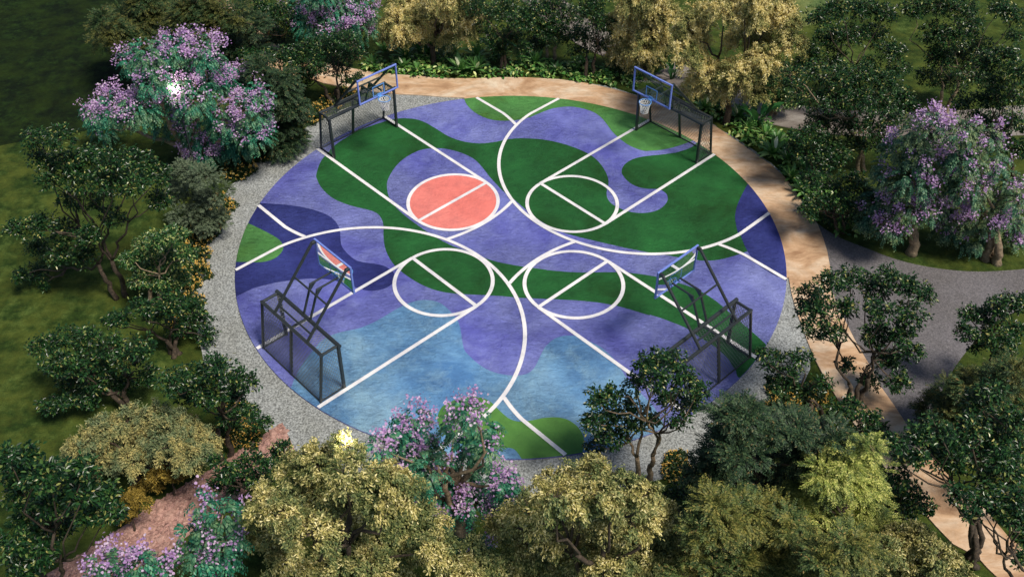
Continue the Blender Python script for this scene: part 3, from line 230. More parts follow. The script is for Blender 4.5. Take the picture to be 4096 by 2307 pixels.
def speckle_mat(name, stops, scale, bs, bd, tint=None):
    M, n, b = mat(name); co = coords(n)
    v = noise(n, co, scale, 5, .8); big = noise(n, co, .5, 4, .6)
    vo = N(n, 'ShaderNodeTexVoronoi', Scale=scale*1.7); n.links.new(co, vo.inputs['Vector'])
    c = ramp(n, v, stops)
    c = mixc(n, .35, c, ramp(n, vo.outputs['Color'], [(.1, (.6, .6, .58, 1)), (.9, (1.2, 1.2, 1.2, 1))]), 'MULTIPLY')
    c = mixc(n, .6, c, ramp(n, big, [(.35, (.82, .8, .75, 1)), (.62, (1.08, 1.08, 1.1, 1))]), 'MULTIPLY')
    n.links.new(c, b.inputs['Base Color']); b.inputs['Roughness'].default_value = .92
    p = bump(n, b, vo.outputs['Distance'], bs, bd); bump(n, b, v, bs, bd, p)
    return M
M_gravel = speckle_mat('grey_gravel', [(.36, lin(82, 84, 83)), (.5, lin(146, 150, 149)), (.62, lin(190, 194, 193))], 15, .5, .025)
M_asphalt = speckle_mat('grey_asphalt', [(.3, lin(74, 72, 74)), (.5, lin(104, 101, 104)), (.7, lin(136, 132, 134))], 16, .3, .02)
M_pink = speckle_mat('pink_stony_earth', [(.3, lin(116, 84, 76)), (.5, lin(178, 136, 126)), (.7, lin(212, 172, 160))], 3.2, 1.0, .12)
def tan_mat(name, a, b_, c_, d_):
    M, n, b = mat(name); co = coords(n, 35, .8, 1.6)
    big = noise(n, co, .55, 9, .68, .8); med = noise(n, co, 2.2, 8, .7, .4); fine = noise(n, co, 22, 4, .6)
    c = ramp(n, big, [(.34, a), (.46, b_), (.55, c_), (.68, d_)])
    c = mixc(n, .55, c, ramp(n, med, [(.32, (.52, .44, .36, 1)), (.58, (1.08, 1.06, 1.04, 1))]), 'MULTIPLY')
    n.links.new(c, b.inputs['Base Color']); b.inputs['Roughness'].default_value = .8
    p = bump(n, b, med, .25, .05); bump(n, b, fine, .15, .01, p)
    return M
M_tan = tan_mat('tan_paving', lin(168, 132, 100), lin(198, 164, 130), lin(210, 184, 156), lin(222, 208, 186))
M_grey = tan_mat('grey_beige_paving', lin(88, 82, 78), lin(116, 108, 102), lin(134, 128, 122), lin(150, 144, 138))
def paint_mat(name, base, lite, dark, bs=1.0):
    M, n, b = mat(name); co = coords(n, 24, .8, 1.35); co2 = coords(n)
    big = noise(n, co2, .28, 6, .62, .5); med = noise(n, co2, 1.6, 7, .65); rip = noise(n, co, 5.5, 9, .72, .5); fine = noise(n, co2, 15, 5, .7)
    patch = noise(n, co2, .22, 3, .5)
    big2 = noise(n, co2, .9, 6, .7, .4); c = ramp(n, big, [(.36, dark), (.50, base), (.66, lite)]); c = mixc(n, ramp(n, big2, [(.5, (0, 0, 0, 1)), (.75, (.8, .8, .8, 1))]), c, lite)
    c = mixc(n, .6, c, ramp(n, med, [(.3, (.68, .68, .74, 1)), (.5, (1.0, 1.0, 1.0, 1)), (.7, (1.2, 1.2, 1.16, 1))]), 'MULTIPLY')
    c = mixc(n, .25, c, ramp(n, fine, [(.3, (.7, .7, .7, 1)), (.7, (1.1, 1.1, 1.1, 1))]), 'MULTIPLY')
    n.links.new(c, b.inputs['Base Color']); b.inputs['Roughness'].default_value = .72; b.inputs['Specular IOR Level'].default_value = .3
    amp = n.nodes.new('ShaderNodeMath'); amp.operation = 'MULTIPLY'; sub = N(n, 'ShaderNodeMath', operation='SUBTRACT'); n.links.new(rip, sub.inputs[0]); sub.inputs[1].default_value = .5; n.links.new(sub.outputs[0], amp.inputs[0])
    n.links.new(ramp(n, patch, [(.35, (.25, .25, .25, 1)), (.6, (1, 1, 1, 1))]), amp.inputs[1])
    p = bump(n, b, amp.outputs[0], bs, .3); bump(n, b, fine, .7, .03, p)
    return M
M_lilac = paint_mat('lilac_court_paint', lin(124, 131, 208), lin(146, 154, 220), lin(100, 104, 190))
M_green = paint_mat('dark_green_court_paint', lin(32, 94, 44), lin(40, 112, 54), lin(24, 72, 26), .7)
M_lgreen = paint_mat('leaf_green_court_paint', lin(84, 146, 76), lin(100, 162, 90), lin(84, 128, 52))
M_olive = paint_mat('moss_green_court_paint', lin(84, 134, 62), lin(98, 150, 70), lin(66, 114, 54), .3)
M_navy = paint_mat('navy_court_paint', lin(52, 60, 134), lin(64, 74, 150), lin(40, 46, 112))
M_sky = paint_mat('sky_blue_court_paint', lin(116, 166, 212), lin(156, 198, 224), lin(86, 136, 190))
M_coral = paint_mat('coral_court_paint', lin(240, 132, 122), lin(246, 144, 134), lin(228, 122, 112), .5)
M_white = paint_mat('white_line_paint', lin(232, 230, 232), lin(244, 242, 242), lin(216, 216, 220), .2)
# ---------------------------------------------------------------- ground
S = {k: v for k, v in SHP.items()}
g = [(-400, -300), (400, -300), (400, 700), (-400, 700)]
tag(sheet('lawn', np.array(g, float), 0, .3, M_lawn), kind='structure')
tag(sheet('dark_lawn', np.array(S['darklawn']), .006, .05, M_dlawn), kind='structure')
tag(sheet('pale_lawn', np.array(S['palelawn']), .006, .05, M_plawn), kind='structure')
rng = np.random.default_rng(3)
a = np.linspace(0, 2*np.pi, 240, endpoint=False)
rr = 12.0 + .05*np.sin(a*17) + .04*np.sin(a*31+1) + .03*rng.normal(size=240)
tag(sheet('gravel_ring', np.c_[rr*np.cos(a), rr*np.sin(a)-.076], .014, .1, M_gravel), kind='structure')
tag(sheet('grey_plaza', smooth_poly(S['asph'], 4), .022, .1, M_asphalt), kind='structure')
tag(sheet('pink_stony_path', np.array(S['pink']), .018, .1, M_pink), kind='structure')
tag(sheet('far_path', smooth_poly(S['bpath'], 5), .026, .1, M_grey), kind='structure')
tag(sheet('tan_path', np.array(S['tan']), .05, .12, M_tan), kind='structure')
RC = 10.3485
a = np.linspace(0, 2*np.pi, 256, endpoint=False)
court = sheet('court', np.c_[RC*np.cos(a), RC*np.sin(a)-.0762], .064, .2, M_lilac)
tag(court, kind='structure')
def patch(key, M, z, lab):
    P = clip_circle(smooth_poly(S[key], 5), RC-.004)
    o = sheet('painted_patch', P, z, .003, M, court); tag(o, lab, kind='structure'); return o
patch('green', M_green, .068, 'dark green painted patch'); patch('lgtop', M_lgreen, .072, 'light green painted patch at the far edge')
patch('navyR', M_navy, .0725, 'navy painted patch at the right edge'); patch('navyL', M_navy, .0685, 'navy painted patch at the left edge')
patch('lgL', M_lgreen, .0725, 'light green painted patch at the left edge'); patch('sky', M_sky, .0688, 'sky blue painted patch at the near edge')
patch('ol', M_olive, .0728, 'moss green painted patch at the near edge')
LW = .14; DFT, DH, RA, YS = 3.368, 7.3255, 5.8363, 5.7997
def loc(h, s, t):
    q = R({'TL': 135, 'TR': 45, 'BL': 225, 'BR': 315}[h]); return np.array([s*math.cos(q)-t*math.sin(q), s*math.sin(q)+t*math.cos(q)])
q = loc('TL', DFT, 0); aa = np.linspace(0, 2*np.pi, 96, endpoint=False)
tag(sheet('painted_disc', np.c_[q[0]+1.8*np.cos(aa), q[1]+1.8*np.sin(aa)], .073, .003, M_coral, court), 'coral painted disc', kind='structure')
LZ = .078
def strip(G, P, closed=False):
    P = np.asarray(P, float); T = (np.roll(P, -1, 0)-np.roll(P, 1, 0)) if closed else np.gradient(P, axis=0)
    T /= np.linalg.norm(T, axis=1, keepdims=True); Nn = np.c_[-T[:, 1], T[:, 0]]*LW/2
    V = np.concatenate([np.c_[P+Nn, np.full(len(P), LZ)], np.c_[P-Nn, np.full(len(P), LZ)]]); n = len(P)
    i = np.arange(n if closed else n-1); j = (i+1) % n
    return G.add(V, np.c_[i+n, j+n, j, i])
_lvl = [0]
def line(name, P, closed=False):
    global LZ
    _lvl[0] += 1; LZ = .078 + .0004*_lvl[0]
    G = Geo(); strip(G, P, closed); tag(obj(name, G.mesh(name), M_white, court), kind='structure')
def seg(h, s0, t0, s1, t1, k=2): return [loc(h, s0+(s1-s0)*i/(k-1), t0+(t1-t0)*i/(k-1)) for i in range(k)]
inR = lambda P: np.hypot(P[:, 0], P[:, 1]+.0762) < RC-.002
def cut(P, ok):
    """longest run of points for which ok holds"""
    ok = np.asarray(ok); best = (0, 0); i = 0
    while i < len(ok):
        if ok[i]:
            j = i
            while j < len(ok) and ok[j]: j += 1
            if j-i > best[1]-best[0]: best = (i, j)
            i = j
        else: i += 1
    return P[best[0]:best[1]]
for h in ('TL', 'TR', 'BL', 'BR'):
    for t in (-1.81, 1.81):
        P = np.array(seg(h, DFT, t, 11, t, 400)); line('lane_line', cut(P, inR(P)))
    c0 = loc(h, DFT, 0); line('free_throw_circle', np.c_[c0[0]+1.8*np.cos(aa), c0[1]+1.8*np.sin(aa)], True)
    line('free_throw_line', seg(h, DFT, -1.73, DFT, 1.73))
    ta = math.asin(YS/RA); th = np.linspace(-ta, ta, 400); SJ = DH-RA*math.cos(ta)
    arc = [loc(h, s, -YS) for s in np.linspace(11, SJ, 200)[:-1]] + [loc(h, DH-RA*math.cos(q), RA*math.sin(q)) for q in th] + [loc(h, s, YS) for s in np.linspace(SJ, 11, 200)[1:]]
    P = np.array(arc); P = cut(P, inR(P))
    if h in ('TR', 'BL'): line('three_point_line', P)
    else:
        def inside(P, hh):
            q = R({'TR': 45, 'BL': 225}[hh]); s = P[:, 0]*math.cos(q)+P[:, 1]*math.sin(q); t = -P[:, 0]*math.sin(q)+P[:, 1]*math.cos(q)
            return ((np.hypot(s-DH, t) < RA+.05) | ((s > DH) & (abs(t) < YS+.05)))
        ok = ~(inside(P, 'TR') | inside(P, 'BL')); i = 0
        while i < len(P):
            if ok[i]:
                j = i
                while j < len(P) and ok[j]: j += 1
                if j-i > 3: line('three_point_line', P[i:j])
                i = j
            else: i += 1
# ---------------------------------------------------------------- combined goal and hoop frames
def metal(name, c, rough=.38, met=.0):
    M, n, b = mat(name); co = coords(n); f = noise(n, co, 14, 5, .6)
    n.links.new(mixc(n, .5, c, ramp(n, f, [(.3, (.55, .55, .55, 1)), (.7, (1.2, 1.2, 1.2, 1))]), 'MULTIPLY'), b.inputs['Base Color'])
    b.inputs['Roughness'].default_value = rough; b.inputs['Metallic'].default_value = met; return M
M_black = metal('black_painted_steel', lin(66, 72, 74), .3, .45)
M_wire = metal('galvanised_wire', lin(126, 130, 131), .35, .4)
M_blue = metal('blue_painted_frame', lin(120, 142, 222), .4)
M_cyan = metal('light_blue_paint', lin(104, 160, 226), .45)
M_net = metal('white_net_cord', lin(232, 232, 228), .8)
M_glass, n, b = mat('backboard_glass')
gl = n.nodes.new('ShaderNodeBsdfGlass'); gl.inputs['IOR'].default_value = 1.45; gl.inputs['Roughness'].default_value = 0.0; gl.inputs['Color'].default_value = (.93, .97, .98, 1)
n.links.new(gl.outputs[0], n.nodes['Material Output'].inputs[0])
M_clear, n, b = mat('clear_glass')
tr = n.nodes.new('ShaderNodeBsdfTransparent'); tr.inputs[0].default_value = (.92, .95, .95, 1); gs_ = n.nodes.new('ShaderNodeBsdfGlossy'); gs_.inputs['Roughness'].default_value = .05
mx = n.nodes.new('ShaderNodeMixShader')
mx.inputs[0].default_value = .07; n.links.new(tr.outputs[0], mx.inputs[1]); n.links.new(gs_.outputs[0], mx.inputs[2]); n.links.new(mx.outputs[0], n.nodes['Material Output'].inputs[0])
def wire_panel(G, corners, pitch=.1, r=.0065, ang=58):
    """diamond wire mesh filling a planar convex panel"""
    C = np.asarray(corners, float); o = C[0]; u = C[1]-C[0]; u /= np.linalg.norm(u); v = C[3]-C[0]; v -= u*(v@u); v /= np.linalg.norm(v)
    P2 = np.c_[(C-o)@u, (C-o)@v]
    for s in (1, -1):
        d = np.array([math.cos(R(ang)), s*math.sin(R(ang))]); nn = np.array([-d[1], d[0]])
        pr = P2@nn; k = pr.min()+pitch/2
        while k < pr.max():
            hits = []
            for i in range(4):
                a_, b_ = P2[i], P2[(i+1) % 4]; da, db = a_@nn-k, b_@nn-k
                if da*db < 0: hits.append(a_+(b_-a_)*da/(da-db))
            if len(hits) == 2 and np.hypot(*(hits[0]-hits[1])) > .05:
                G.tube([o+u*h_[0]+v*h_[1] for h_ in hits], r, 3, False)
            k += pitch
S0 = 9.5
def make_goal():
    g = bpy.data.objects.new('goal_hoop_frame', None); col.objects.link(g)
    X = lambda s: s-S0
    Zt = 2.02; Zb = .064; FB, BB, FT_, BT = 9.1, 10.04, 9.06, 9.70; Tt = 1.68
    for t in (-Tt, Tt):
        obj('front_post', Geo().beam((X(FB), t, Zb), (X(FT_), t, Zt), .11, .11).mesh('front_post'), M_black, g)
        obj('back_post', Geo().beam((X(BB), t, Zb), (X(BT), t, Zt), .085, .085).mesh('back_post'), M_black, g)
        obj('top_side_bar', Geo().beam((X(FT_)+.055, t, Zt), (X(BT)-.05, t, Zt), .085, .085).mesh('top_side_bar'), M_black, g)
        obj('base_side_bar', Geo().beam((X(FB)+.05, t, Zb+.03), (X(BB)-.04, t, Zb+.03), .05, .05).mesh('base_side_bar'), M_black, g)
    obj('back_post', Geo().beam((X(BB), 0, Zb), (X(BT), 0, Zt-.06), .12, .07).mesh('back_post'), M_black, g)
    obj('crossbar', Geo().tube([(X(FT_), -Tt-.1, Zt+.01), (X(FT_), Tt+.1, Zt+.01)], .07, 10).mesh('crossbar'), M_black, g)
    obj('rear_top_bar', Geo().beam((X(BT), -Tt-.04, Zt), (X(BT), Tt+.04, Zt), .1, .1).mesh('rear_top_bar'), M_black, g)
    obj('top_middle_bar', Geo().beam((X(FT_)+.07, 0, Zt), (X(BT)-.05, 0, Zt), .1, .06).mesh('top_middle_bar'), M_black, g)
    obj('base_rear_bar', Geo().beam((X(BB), -Tt+.04, Zb+.028), (X(BB), Tt-.04, Zb+.028), .045, .045).mesh('base_rear_bar'), M_black, g)
    G = Geo(); wire_panel(G, [(X(BB), -Tt, Zb), (X(BB), Tt, Zb), (X(BT), Tt, Zt), (X(BT), -Tt, Zt)]); obj('rear_mesh', G.mesh('rear_mesh'), M_wire, g)
    for t in (-Tt, Tt):
        G = Geo(); wire_panel(G, [(X(FB), t, Zb), (X(BB), t, Zb), (X(BT), t, Zt), (X(FT_), t, Zt)]); obj('side_mesh', G.mesh('side_mesh'), M_wire, g)
    G = Geo(); wire_panel(G, [(X(FT_), -Tt, Zt-.02), (X(FT_), Tt, Zt-.02), (X(BT), Tt, Zt-.02), (X(BT), -Tt, Zt-.02)]); obj('top_mesh', G.mesh('top_mesh'), M_wire, g)
    def on_strut(z): k = (z-2.05)/(4.0-2.05); return BT+(7.9-BT)*k
    for t in (-.92, .92):
        st = obj('strut', Geo().tube([(X(BT), t, 2.05), (X(7.9), t, 4.0)], .052, 10).mesh('strut'), M_black, g)
        obj('bracket', Geo().beam((X(7.80), t*.99, 3.99), (X(7.93), t*.99, 3.99), .1, .12).mesh('bracket'), M_black, st)
    for z in (2.26, 3.06):
        s_ = on_strut(z); obj('cross_brace', Geo().tube([(X(s_), -.9, z), (X(s_), .9, z)], .034, 8).mesh('cross_brace'), M_black, g)
    for t in (-.185, .185):
        ar = obj('support_arm', Geo().beam((X(FT_), t, Zt+.06), (X(8.62), t, 3.12), .07, .07).beam((X(8.66), t, 3.14), (X(7.80), t, 3.14), .06, .06).mesh('support_arm'), M_black, g)
        obj('gusset', Geo().beam((X(8.70), t, 2.90), (X(8.45), t, 3.13), .02, .09).mesh('gusset'), M_black, ar)
    # backboard
    hw, z0, z1, xb = .985, 2.95, 4.06, X(7.76)
    f = Geo()
    f.beam((xb, -hw, z1-.03), (xb, hw, z1-.03), .07, .06).beam((xb, -hw, z0+.03), (xb, hw, z0+.03), .07, .06)
    for t in (-hw+.03, hw-.03): f.beam((xb, t, z0+.06), (xb, t, z1-.06), .06, .07)
    bb = obj('backboard', f.mesh('backboard'), M_blue, g)
    V = [(xb, -hw+.05, z0+.05), (xb, hw-.05, z0+.05), (xb, hw-.05, z1-.05), (xb, -hw+.05, z1-.05)]
    obj('glass_pane', qmesh('glass_pane', V, [(0, 1, 2, 3)]), M_glass, bb)
    t_ = Geo(); xs = xb-.012; a_, b_, c_, d_ = -.295, .295, 3.04, 3.49
    t_.beam((xs, a_, d_-.02), (xs, b_, d_-.02), .014, .04).beam((xs, a_, c_+.02), (xs, b_, c_+.02), .014, .04)
    for t in (a_+.02, b_-.02): t_.beam((xs, t, c_+.04), (xs, t, d_-.04), .04, .014)
    obj('target_square', t_.mesh('target_square'), M_cyan, bb)
    hp = Geo(); zr = 3.0; rr_ = .24; xc = X(7.40); an = np.linspace(0, 2*np.pi, 33)
    hp.tube(np.c_[xc+rr_*np.cos(an), rr_*np.sin(an), np.full(33, zr)], .017, 6, False)
    hp.beam((xc+rr_, 0, zr), (xb-.01, 0, zr), .16, .04); hp.beam((xb-.03, 0, zr-.06), (xb-.03, 0, zr+.12), .2, .02)
    ho = obj('hoop', hp.mesh('hoop'), M_cyan, g)
    G = Geo(); ns = 14
    for s_ in (1, -1):
        for i in range(ns):
            k = np.linspace(0, 1, 7); th = 2*np.pi*i/ns+s_*k*2*np.pi/ns*2.5
            rad = rr_*(1-.48*k**.8)+.02*k**3; G.tube(np.c_[xc+rad*np.cos(th), rad*np.sin(th), zr-.01-.47*k], .012, 4, False)
    obj('net', G.mesh('net'), M_net, ho)
    return g
goal = make_goal()
def copy_tree(o, parent=None):
    c = o.copy(); col.objects.link(c)
    if parent is not None: c.parent = parent
    for ch in list(o.children): copy_tree(ch, c)
    return c
def place(g, h, lab):
    q = {'TL': 135, 'TR': 45, 'BL': 225, 'BR': 315}[h]; p = loc(h, S0, 0); g.location = (p[0], p[1], 0); g.rotation_euler = (0, 0, R(q))
    tag(g, lab, 'goal', 'black goals with basketball hoops round the court')
goals = [goal] + [copy_tree(goal) for _ in range(3)]
for g_ in goals[1:3]:
    for o_ in g_.children_recursive:
        if o_.name.startswith('glass_pane'):
            o_.data = o_.data.copy(); o_.data.materials.clear(); o_.data.materials.append(M_clear)
place(goals[0], 'BL', 'near left black goal whose glass backboard is seen from behind over navy paint')
place(goals[1], 'TL', 'far left black goal and hoop facing us with the gravel behind its mesh')
place(goals[2], 'TR', 'far right black goal and hoop facing us with the tan path behind its mesh')
place(goals[3], 'BR', 'near right black goal partly hidden by a leafy tree, its backboard seen from behind')
# ---------------------------------------------------------------- foliage
def leaf_mat(name, stops, rough=.4, trans=.2, spec=.5, other=None):
    M, n, b = mat(name); ge = n.nodes.new('ShaderNodeNewGeometry')
    c = ramp(n, ge.outputs['Random Per Island'], stops)
    if other:   # patches of differently coloured leaves through the crown
        c = mixc(n, ramp(n, noise(n, coords(n), 1.1, 3, .6), [(.44, (0, 0, 0, 1)), (.56, (1, 1, 1, 1))]), c, ramp(n, ge.outputs['Random Per Island'], other))
    n.links.new(c, b.inputs['Base Color']); b.inputs['Roughness'].default_value = rough; b.inputs['Specular IOR Level'].default_value = spec
    t = n.nodes.new('ShaderNodeBsdfTranslucent'); n.links.new(c, t.inputs[0])
    mx = n.nodes.new('ShaderNodeMixShader'); mx.inputs[0].default_value = trans
    n.links.new(b.outputs[0], mx.inputs[1]); n.links.new(t.outputs[0], mx.inputs[2]); n.links.new(mx.outputs[0], n.nodes['Material Output'].inputs[0])
    return M
ML = {
 'F': leaf_mat('glossy_dark_leaf', [(0, lin(10, 32, 16)), (.4, lin(24, 56, 28)), (.8, lin(46, 84, 42)), (.93, lin(84, 114, 56)), (.98, lin(140, 146, 82)), (1, lin(188, 180, 110))], .3, .12, .4),  # yellowish last stops put the look of backlit leaves into the colour
 'Fb': leaf_mat('light_and_lit_glossy_leaf', [(0, lin(26, 62, 32)), (.45, lin(50, 94, 50)), (.8, lin(96, 134, 70)), (.93, lin(170, 178, 104)), (1, lin(220, 218, 150))], .36, .2, .55),  # real light green of one tree; on the other, light put into colour
 'Y': leaf_mat('olive_yellow_leaf', [(0, lin(58, 78, 46)), (.3, lin(92, 110, 66)), (.65, lin(128, 138, 84)), (1, lin(172, 172, 108))], .5, .18, .35, [(0, lin(96, 100, 50)), (.35, lin(162, 156, 88)), (.7, lin(218, 204, 130)), (1, lin(252, 240, 184))]),
 'Yd': leaf_mat('golden_yellow_leaf', [(0, lin(66, 84, 50)), (.4, lin(124, 132, 76)), (1, lin(190, 180, 110))], .5, .18, .35, [(0, lin(168, 152, 84)), (.4, lin(222, 204, 126)), (.8, lin(244, 228, 160)), (1, lin(255, 246, 204))]),
 'Yg': leaf_mat('grey_olive_leaf', [(0, lin(72, 96, 66)), (.45, lin(112, 128, 90)), (1, lin(146, 152, 108))], .55, .15, .3, [(0, lin(112, 116, 74)), (.5, lin(164, 158, 100)), (1, lin(206, 190, 124))]),
 'Yl': leaf_mat('golden_leaf', [(0, lin(86, 76, 26)), (.5, lin(134, 114, 48)), (1, lin(176, 150, 70))], .6, .15, .25),
 'J': leaf_mat('teal_frond', [(0, lin(18, 74, 56)), (.4, lin(34, 112, 86)), (.8, lin(56, 138, 106)), (1, lin(104, 164, 122))], .42, .12, .35, [(0, lin(34, 76, 54)), (.5, lin(64, 114, 82)), (1, lin(116, 148, 104))]),
 'E': leaf_mat('evergreen_needle', [(0, lin(40, 60, 34)), (.5, lin(78, 100, 56)), (.9, lin(116, 128, 72)), (1, lin(150, 124, 76))], .5, .12, .25, [(0, lin(60, 70, 32)), (.5, lin(104, 110, 52)), (1, lin(150, 142, 74))]),
 'Ed': leaf_mat('dark_evergreen_needle', [(0, lin(26, 46, 28)), (.5, lin(52, 78, 46)), (.92, lin(82, 104, 60)), (1, lin(130, 106, 62))], .5, .1, .25, [(0, lin(40, 50, 24)), (.5, lin(78, 86, 42)), (1, lin(120, 116, 60))]),
 'Eb': leaf_mat('lit_evergreen_needle', [(0, lin(52, 74, 36)), (.5, lin(92, 114, 54)), (1, lin(140, 150, 78))], .5, .15, .35, [(0, lin(110, 126, 56)), (.5, lin(162, 172, 82)), (1, lin(220, 216, 128))]),  # paler copy of evergreen_needle; the light on that tree is in the colour
 'Ed2': leaf_mat('deep_green_needle', [(0, lin(22, 42, 28)), (.5, lin(46, 72, 46)), (.92, lin(78, 100, 64)), (1, lin(120, 104, 66))], .5, .1, .3),
 'Js': leaf_mat('sage_teal_frond', [(0, lin(24, 58, 44)), (.4, lin(48, 96, 72)), (.8, lin(80, 124, 92)), (1, lin(120, 150, 112))], .42, .12, .35, [(0, lin(44, 70, 44)), (.5, lin(84, 112, 72)), (1, lin(130, 144, 96))]),
 'Es': leaf_mat('sage_leaf', [(0, lin(46, 62, 44)), (.5, lin(82, 98, 74)), (1, lin(122, 134, 104))], .6, .1, .3),
}
M_blossom = leaf_mat('lilac_blossom', [(0, lin(172, 132, 190)), (.45, lin(208, 170, 220)), (.85, lin(234, 204, 238)), (1, lin(252, 236, 250))], .6, .4, .2)
def bark_mat(name, a, b_, c_):
    M, n, b = mat(name); co = coords(n, 0, 1, 1); f = noise(n, co, 9, 6, .7); k = noise(n, co, 1.6, 3, .5)
    c = mixc(n, .6, ramp(n, f, [(.3, a), (.55, b_), (.75, c_)]), ramp(n, k, [(.35, (.5, .5, .5, 1)), (.65, (1.2, 1.2, 1.2, 1))]), 'MULTIPLY')
    n.links.new(c, b.inputs['Base Color']); b.inputs['Roughness'].default_value = .85; bump(n, b, f, .6, .03); return M
M_bark = bark_mat('brown_grey_bark', lin(44, 36, 30), lin(84, 72, 60), lin(140, 118, 92))
M_pale = bark_mat('pale_bark', lin(92, 78, 62), lin(158, 138, 112), lin(206, 184, 150))
M_twig = M_pale
def unit(a): return a/(np.linalg.norm(a, axis=-1, keepdims=True)+1e-9)
def leaves(P, D, U, L, wr=.42, fold=.25, curl=.15):
    """n six-vertex leaves: two folded halves sharing the midrib"""
    D = unit(D); Sd = unit(np.cross(D, U)); Nn = np.cross(Sd, D); L = np.broadcast_to(L, (len(P),))[:, None]; W = L*wr/2
    b = P; tip = P+D*L-Nn*L*curl
    V = np.stack([b, b+D*L*.3+Sd*W*.9+Nn*W*fold, b+D*L*.68+Sd*W*.8+Nn*(W*fold-L*curl*.4), tip, b+D*L*.68-Sd*W*.8+Nn*(W*fold-L*curl*.4), b+D*L*.3-Sd*W*.9+Nn*W*fold], 1)
    i = np.arange(len(P))[:, None]*6
    Q = np.concatenate([i+np.array([[0, 1, 2, 3]]), i+np.array([[0, 3, 4, 5]])])
    return V.reshape(-1, 3), Q
def diamonds(P, D, U, L, wr=.4):
    D = unit(D); Sd = unit(np.cross(D, U)); L = np.broadcast_to(L, (len(P),))[:, None]; Nn = np.cross(Sd, D)
    V = np.stack([P, P+D*L*.5+Sd*L*wr/2, P+D*L-Nn*L*.12, P+D*L*.5-Sd*L*wr/2], 1)
    return V.reshape(-1, 3), np.arange(len(P)*4).reshape(-1, 4)
def fronds(P, D, L, droop, k, ll, wr, rg, splay=.9):
    n = len(P); D = unit(D); side = unit(np.cross(D, np.array([0, 0, 1.])+rg.normal(size=(n, 3))*.15)); L = L[:, None]
    vs = []; base = 0; qs = []
    for j in range(k):
        t = (j+.6)/k; pos = P+D*L*t-np.array([0, 0, 1.])*L*droop*t*t; tan = unit(D-np.array([0, 0, 1.])*2*droop*t)
        s = 1 if j % 2 else -1
        d = tan*.75+side*s*splay+rg.normal(size=(n, 3))*.12-np.array([0, 0, .25])*(droop > .5)
        up = unit(np.cross(side, tan))*1.0+rg.normal(size=(n, 3))*.2
        v, q = diamonds(pos, d, up, ll*(1-.45*abs(t-.4))*(.8+.4*rg.random(n)), wr); vs.append(v); qs.append(q+base); base += len(v)
    return np.concatenate(vs), np.concatenate(qs)
def ball(rg, n, r, flat=.75, shell=.45, zmin=-.8):
    d = unit(rg.normal(size=(n, 3))); d[:, 2] = np.maximum(d[:, 2], zmin+rg.random(n)*.3); d = unit(d)
    q = d*(rg.random(n)**shell)[:, None]*r; q[:, 2] *= flat
    return q, d
def wobble(a, b, rg, amp, n=7, sag=0.0):
    t = np.linspace(0, 1, n)[:, None]; P = a+(b-a)*t; L = np.linalg.norm(b-a)
    off = rg.normal(size=(n, 3))*amp*L; off = (off+np.roll(off, 1, 0)+np.roll(off, -1, 0))/2; off *= np.sin(np.pi*t)
    P = P+off; P[:, 2] += (sag*L*np.sin(np.pi*t[:, 0])); return P
KIND = {'F': ('leafy_tree', .085), 'Y': ('olive_tree', .12), 'J': ('blossom_tree', .15), 'E': ('evergreen_tree', .1)}
GRP = {'F': 'dark glossy-leaved trees around the court', 'Y': 'yellow-olive trees around the court', 'J': 'lilac-blossomed trees around the court', 'E': 'feathery evergreens around the court'}
